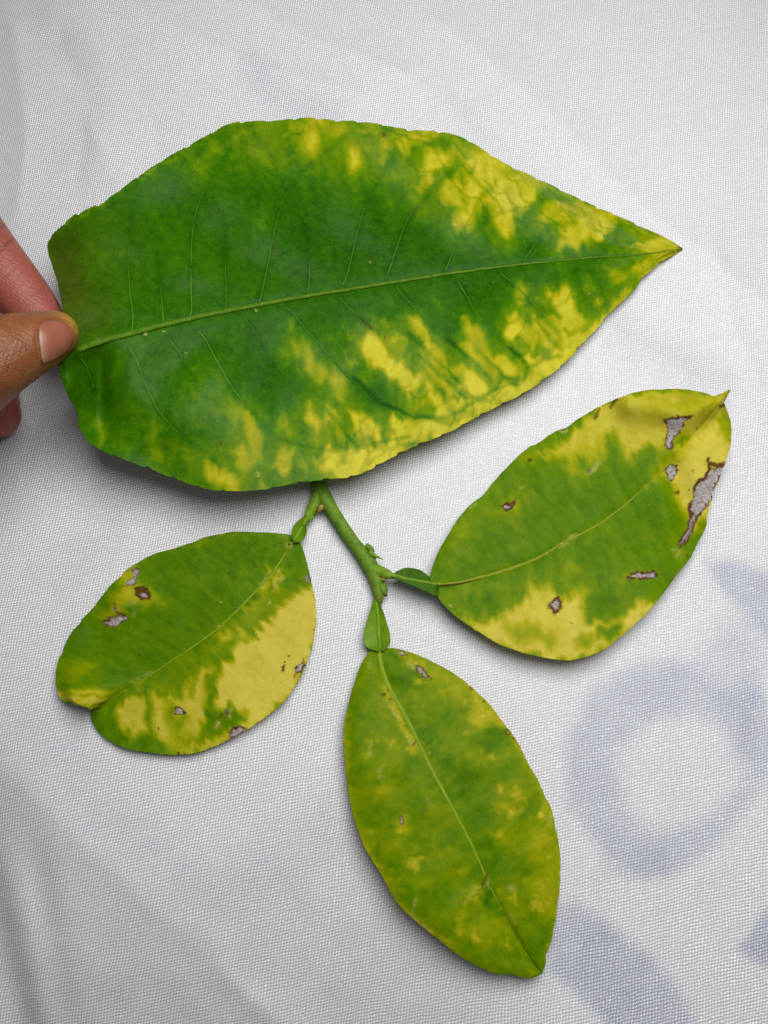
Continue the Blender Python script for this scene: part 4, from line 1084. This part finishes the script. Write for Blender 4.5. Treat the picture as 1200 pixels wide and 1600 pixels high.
for pts, m in (([(572, 853, 3.4, 5), (579, 858, 3.6, 5), (583, 864, 3.4, 3)], STEM), ([(596, 914, 3.0, 8), (600, 924, 3.0, 6), (603, 929, 2.9, 3)], STEM),
               ([(598, 906, 3.6, 4), (599, 900, 4.0, 2)], BUD), ([(594, 932, 3.2, 4), (592, 937, 3.2, 2.2)], BUD), ([(502, 790, 3.6, 5.5), (500, 796, 3.6, 4.5), (497, 800, 3.4, 2)], BUD),
               ([(489, 806, 3.3, 2.5), (485, 812, 3.2, 2.4), (484, 815, 3.0, 1.6)], STEMY)):
    ptube("bud", pts, m, sprig, 10, 10)
ptube("bud_scale", [(600, 927, 3.0, 3.2), (603, 930, 3.0, 2.2), (604, 932, 3.0, 1)], plain_material("bud_dark", (0.03, 0.015, 0.008), (0.09, 0.05, 0.02)), sprig, 8, 6)
ptube("thorn", [(578, 862, 3.6, 4.5), (585, 868, 3.8, 3.2), (592, 871, 3.9, 1.6), (599, 875, 4.0, 0.5)], STEMY, sprig, 10, 14)
ptube("thorn", [(583, 866, 3.2, 3.0), (586, 872, 3.2, 1.8), (587, 875, 3.1, 0.7)], BUD, sprig, 8, 8)
ptube("thorn", [(499, 795, 3.3, 2.2), (496, 801, 3.0, 1.4), (493, 806, 2.8, 0.5)], BUD, sprig, 8, 8)


def wing(mid, up, lo, zf, mat, n=46, m=12, ribr=0.0004, ribm=None):
    w = Leaf(mid, up, lo, n, m, zf, tooth=0.5, spacing=30, seed=5, thick=0.0004)
    z0 = np.zeros(w.X.shape)
    o = w.build("petiole", mat, sprig, {'chl': z0})
    w.vein("petiole_rib", mid, ribr, ribr * 0.9, ribm or STEMY, o, lift=0.00005, flat=0.7, n=18)
    return o


wing([(588, 938), (590, 960), (592, 990), (594, 1017)], [(592, 938), (598, 955), (605, 975), (609, 992), (609, 1004), (604, 1012), (596, 1017)],
     [(584, 938), (578, 957), (571, 978), (568, 995), (570, 1006), (577, 1013), (592, 1017)], lambda s, w, X, Y: 0.0026 + 0.0006 * s + 0.0011 * np.abs(w), WING, ribr=0.00055)
wing([(612, 900), (640, 906), (662, 910), (684, 913)], [(612, 898), (625, 890), (640, 887), (655, 890), (670, 900), (684, 911)],
     [(612, 901), (630, 908), (650, 917), (668, 924), (681, 930), (685, 916)], lambda s, w, X, Y: 0.0046 + 0.0012 * s + np.where(w < 0, -0.0016, 0.0024) * np.abs(w), WINGD, ribr=0.0003, ribm=STEM)
wing([(480, 810), (473, 822), (466, 834), (458, 845)], [(479, 805), (467, 813), (459, 822), (456, 832), (456, 842)],
     [(481, 812), (478, 820), (478, 832), (474, 842), (466, 847), (459, 846)], lambda s, w, X, Y: 0.0029 - 0.0004 * s + 0.0012 * np.abs(w), WING, ribr=0.0004)

# ================================================================== the hand
def hand_tube(V, F, pts, up, ring=28, n=40):
    """pts: (px, py, height mm, half width mm, half thickness mm); rounded ends."""
    p, _ = resample(pts, n)
    c = P(p[:, 0], p[:, 1], p[:, 2] / 1000)
    a, b = p[:, 3] / 1000, p[:, 4] / 1000
    # rounded end caps
    t0 = c[0] - c[1]; t0 /= np.linalg.norm(t0); t1 = c[-1] - c[-2]; t1 /= np.linalg.norm(t1)
    ks = np.linspace(0, 1, 8)[1:] * 0.995
    for k in ks:
        c = np.vstack([c, c[n - 1] + t1 * min(a[n - 1], b[n - 1]) * k]) if k else c
    endA = a[n - 1] * np.sqrt(1 - ks ** 2); endB = b[n - 1] * np.sqrt(1 - ks ** 2)
    a0, b0 = a[0], b[0]
    c = np.vstack([np.array([c[0] + t0 * min(a0, b0) * k for k in ks[::-1]]), c])
    a = np.r_[a0 * np.sqrt(1 - ks[::-1] ** 2), a, endA]; b = np.r_[b0 * np.sqrt(1 - ks[::-1] ** 2), b, endB]
    tan = np.gradient(c, axis=0); tan /= np.linalg.norm(tan, axis=1)[:, None]
    upv = np.asarray(up, float)
    side = np.cross(tan, upv); side /= np.linalg.norm(side, axis=1)[:, None]
    uu = np.cross(side, tan)
    ang = np.linspace(0, 2 * np.pi, ring, endpoint=False)
    ca = np.sign(np.cos(ang)) * np.abs(np.cos(ang)) ** 0.92; sa = np.sign(np.sin(ang)) * np.abs(np.sin(ang)) ** 0.92
    W = c[:, None] + (a[:, None] * ca)[..., None] * side[:, None] + (b[:, None] * sa)[..., None] * uu[:, None]
    base = len(V)
    V.extend(W.reshape(-1, 3).tolist())
    N = len(c)
    for i in range(N - 1):
        for j in range(ring):
            k = (j + 1) % ring
            F.append((base + i * ring + j, base + i * ring + k, base + (i + 1) * ring + k, base + (i + 1) * ring + j))
    F.append(tuple(base + j for j in range(ring - 1, -1, -1)))
    F.append(tuple(base + (N - 1) * ring + j for j in range(ring)))


HV, HF = [], []
THUMB = [(-400, 735, 30, 13, 12), (-300, 722, 34, 12, 12), (-200, 690, 37, 10.8, 10.6), (-100, 632, 40, 9.8, 9.4), (-30, 574, 41.5, 9.9, 9.0), (0, 556, 41.2, 9.3, 8.4), (36, 540, 39.6, 8.1, 7.2), (70, 528, 37.0, 6.8, 6.2), (88, 521, 35.4, 5.4, 5.4)]
INDEX = [(-300, 470, 27, 10.5, 10), (-210, 395, 31, 9.8, 9.6), (-140, 325, 31, 9.0, 8.8), (-96, 305, 29, 8.8, 8.6), (-50, 352, 26, 8.0, 7.8), (-14, 398, 23.6, 7.5, 7.4), (20, 442, 21.6, 7.2, 7.0), (50, 482, 20.0, 6.8, 6.5), (72, 510, 19.4, 5.6, 5.6)]
MIDDLE = [(-330, 540, 20, 10, 10), (-240, 470, 17, 9.2, 9), (-120, 420, 10.5, 8.5, 8.2), (-60, 470, 9.0, 7.8, 7.6), (-32, 550, 8.6, 7.4, 7.2), (-16, 610, 8.6, 7.0, 6.8), (-5, 648, 8.4, 6.2, 6.2)]
RING = [(-340, 610, 15, 9.6, 9.4), (-250, 560, 12, 8.8, 8.6), (-165, 520, 9.2, 8.0, 7.8), (-115, 580, 8.6, 7.4, 7.2), (-95, 660, 8.4, 7.0, 6.8), (-85, 705, 8.2, 6.2, 6.2)]
LITTLE = [(-350, 680, 13, 9, 8.8), (-270, 640, 10.5, 7.8, 7.6), (-215, 620, 8.4, 7.0, 6.8), (-175, 670, 7.6, 6.2, 6.2), (-160, 730, 7.4, 5.8, 5.8), (-155, 765, 7.2, 5.2, 5.2)]
PALM = [(-560, 800, 26, 22, 16), (-480, 730, 26, 27, 15), (-400, 650, 25, 31, 14), (-330, 570, 23, 31, 12), (-285, 520, 22, 28, 11)]
ARM = [(-1000, 1250, 34, 30, 26), (-820, 1060, 31, 27, 22), (-660, 900, 28, 24, 18), (-560, 800, 27, 23, 16)]
hand_tube(HV, HF, THUMB, (-0.30, -0.22, 0.93)); hand_tube(HV, HF, INDEX, (0.25, 0.1, 1)); hand_tube(HV, HF, MIDDLE, (0.2, 0, 1))
hand_tube(HV, HF, RING, (0.1, 0, 1)); hand_tube(HV, HF, LITTLE, (0.1, 0, 1)); hand_tube(HV, HF, PALM, (0.25, 0.1, 1)); hand_tube(HV, HF, ARM, (0.1, 0.1, 1))
tmp = bpy.data.meshes.new("hand_parts"); tmp.from_pydata(HV, [], HF); tmp.update()
to = bpy.data.objects.new("hand_parts", tmp); COL.objects.link(to)
rm = to.modifiers.new("r", 'REMESH'); rm.mode = 'VOXEL'; rm.voxel_size = 0.0009; rm.use_smooth_shade = True
sm = to.modifiers.new("s", 'SMOOTH'); sm.factor = 0.5; sm.iterations = 7
dg = bpy.context.evaluated_depsgraph_get(); dg.update()
hme = bpy.data.meshes.new_from_object(to.evaluated_get(dg)); hme.name = "hand"
bpy.data.objects.remove(to, do_unlink=True)

m, nt = new_mat("skin")
T = NT(nt)
v = T.mm()
c0 = T.ramp(T.noise(v, 0.22, 5, 0.6), [(0.3, (0.150, 0.048, 0.014)), (0.55, (0.205, 0.070, 0.024)), (0.75, (0.27, 0.105, 0.044))])
c0 = T.mix(T.math('MULTIPLY', T.attr('pink'), remap(T, T.noise(v, 0.35, 3), (0.3, 0.7), (0.6, 1.0))), c0, (0.30, 0.074, 0.058))
c0 = T.mix(T.attr('callus'), c0, (0.40, 0.25, 0.03))
c0 = T.mix(T.math('MULTIPLY', T.attr('crease'), 0.8), c0, (0.14, 0.035, 0.018))
b = T.n('ShaderNodeBsdfPrincipled')
T.l(c0, b.inputs['Base Color'])
T.l(remap(T, T.noise(v, 1.3, 3), (0.3, 0.7), (0.26, 0.44)), b.inputs['Roughness'])
b.inputs['Specular IOR Level'].default_value = 0.32
b.inputs['Subsurface Weight'].default_value = 0.18
b.inputs['Subsurface Radius'].default_value = (1.0, 0.35, 0.2)
b.inputs['Subsurface Scale'].default_value = 0.0016
vor = T.n('ShaderNodeTexVoronoi', feature='DISTANCE_TO_EDGE'); T.l(v, vor.inputs['Vector']); vor.inputs['Scale'].default_value = 1.7
wv = T.n('ShaderNodeTexWave', wave_type='BANDS', bands_direction='DIAGONAL'); T.l(v, wv.inputs['Vector'])
wv.inputs['Scale'].default_value = 0.55; wv.inputs['Distortion'].default_value = 3.0; wv.inputs['Detail'].default_value = 2
hh = T.math('ADD', T.math('MULTIPLY', vor.outputs['Distance'], 0.5), T.math('MULTIPLY', wv.outputs['Fac'], 0.12))
hh = T.math('ADD', hh, T.math('MULTIPLY', T.noise(v, 1.0, 4), 0.9))
hh = T.math('SUBTRACT', hh, T.math('MULTIPLY', T.attr('crease'), 1.1))
bp = T.n('ShaderNodeBump'); bp.inputs['Strength'].default_value = 0.6; bp.inputs['Distance'].default_value = 0.0004
T.l(hh, bp.inputs['Height']); T.l(bp.outputs[0], b.inputs['Normal'])
out = T.n('ShaderNodeOutputMaterial'); T.l(b.outputs[0], out.inputs[0])

nv = len(hme.vertices)
co = np.empty(nv * 3, np.float32); hme.vertices.foreach_get('co', co); co = co.reshape(-1, 3).astype(float)


def near(chain, i0, i1, n=60):
    p, _ = resample(chain[i0:i1], n)
    c = P(p[:, 0], p[:, 1], p[:, 2] / 1000)
    return np.min(np.linalg.norm(co[:, None, :] - c[None], axis=2), axis=1)


d_ind = near(INDEX, 4, 9); d_mid = near(MIDDLE, 3, 7); d_th = near(THUMB, 3, 9)
pink = np.clip(np.maximum(sstep(0.0098, 0.0070, d_ind), sstep(0.0098, 0.0070, d_mid)) - sstep(0.0085, 0.0060, d_th), 0, 1)
tp = P(np.array([112.0]), np.array([502.0]), np.array([0.037]))[0]
callus = 0.65 * np.exp(-(np.linalg.norm(co - tp, axis=1) / 0.0042) ** 2)
vpx, vpy = np.empty(nv), np.empty(nv)
dv = co - CAM; dep = dv @ FW
vpx = 600 + FPX * dv[:, 0] / dep; vpy = 800 - FPX * (dv @ UP) / dep
onthumb = d_th < 0.0115
crease = np.zeros(nv)
for pts, r in (([(-25, 402), (0, 392), (18, 374)], 2.2), ([(-20, 372), (-4, 362), (6, 352)], 1.6)):
    crease = np.maximum(crease, np.exp(-(sd_line(vpx, vpy, pts, 0) / r) ** 2) * (~onthumb))
for pts, r in (([(59, 510), (57, 530), (60, 560), (65, 571)], 3.0), ([(62, 506), (78, 498), (95, 498), (108, 506)], 2.2), ([(68, 570), (84, 566), (100, 557)], 1.8), ([(0, 540), (14, 560), (12, 590)], 1.6), ([(-16, 536), (-4, 560), (-8, 592)], 1.6)):
    crease = np.maximum(crease, 0.7 * np.exp(-(sd_line(vpx, vpy, pts, 0) / r) ** 2) * onthumb)
for k in range(9):
    x0 = -34 + k * 7
    crease = np.maximum(crease, 0.32 * np.exp(-(sd_line(vpx, vpy, [(x0 + 3, 512), (x0 + 8 + 2 * (k % 3), 545), (x0 + 2, 590)], 0) / 1.1) ** 2) * onthumb)
    x0 = -30 + k * 9
    crease = np.maximum(crease, 0.22 * np.exp(-(sd_line(vpx, vpy, [(x0, 400 + k * 8), (x0 + 16, 384 + k * 9), (x0 + 30, 366 + k * 10)], 0) / 1.0) ** 2) * (~onthumb))
for k, a in (('pink', pink), ('callus', callus), ('crease', crease)):
    at = hme.attributes.new(k, 'FLOAT', 'POINT'); at.data.foreach_set('value', a.astype(np.float32))
hme.materials.clear(); hme.materials.append(m)
hand = bpy.data.objects.new("hand", hme); COL.objects.link(hand)
hand['label'] = "tan-skinned hand pinching the large leaf between thumb and bent index finger"
hand['category'] = "hand"

# thumbnail, laid over the thumb's back
bvh = BVHTree.FromPolygons([Vector(p) for p in co], [tuple(p.vertices) for p in hme.polygons])
nl_top = [(61, 514), (67, 506), (79, 502), (92, 503), (103, 508), (110, 516), (114, 527)]
nl_bot = [(61, 514), (61, 526), (63, 545), (66, 566), (78, 564), (94, 555), (107, 543), (114, 527)]
tA, _ = resample(nl_top, 30); tB, _ = resample(nl_bot, 30)
NV = []; lun = []; ok = True
for j in range(18):
    f = j / 17
    row = tA * (1 - f) + tB * f
    for i, (x, y) in enumerate(row):
        d = (x - 600) / FPX * np.array([1.0, 0, 0]) + (800 - y) / FPX * UP + FW
        hit, nr, _, _ = bvh.ray_cast(Vector(CAM), Vector(d / np.linalg.norm(d)))
        if hit is None:
            hit, nr, _, _ = bvh.find_nearest(Vector(P(x, y, 0.040)))
        e = min(f, 1 - f) * 2
        NV.append(np.array(hit) + np.array(nr) * (0.00004 + 0.00035 * math.sqrt(max(e, 0)) * (1 - (i / 29) ** 6)))
        lun.append(np.exp(-((x - 64) / 7.0) ** 2) * sstep(516, 530, np.array(y)))
NF = [(j * 30 + i, j * 30 + i + 1, (j + 1) * 30 + i + 1, (j + 1) * 30 + i) for j in range(17) for i in range(29)]
m, nt = new_mat("nail")
T = NT(nt); v = T.mm()
c0 = T.ramp(T.noise(v, 0.3, 3), [(0.3, (0.225, 0.066, 0.036)), (0.7, (0.28, 0.092, 0.054))])
c0 = T.mix(T.math('MULTIPLY', T.attr('lunula'), 0.6), c0, (0.36, 0.22, 0.14))
b = T.n('ShaderNodeBsdfPrincipled'); T.l(c0, b.inputs['Base Color']); b.inputs['Roughness'].default_value = 0.42
b.inputs['Subsurface Weight'].default_value = 0.1; b.inputs['Subsurface Scale'].default_value = 0.001
out = T.n('ShaderNodeOutputMaterial'); T.l(b.outputs[0], out.inputs[0])
nail = mesh_obj("thumbnail", NV, NF, m, hand, attrs={'lunula': np.array(lun)})
nail.modifiers.new("t", 'SOLIDIFY').thickness = 0.0003
nail['label'] = "short pink thumbnail with a pale crescent"
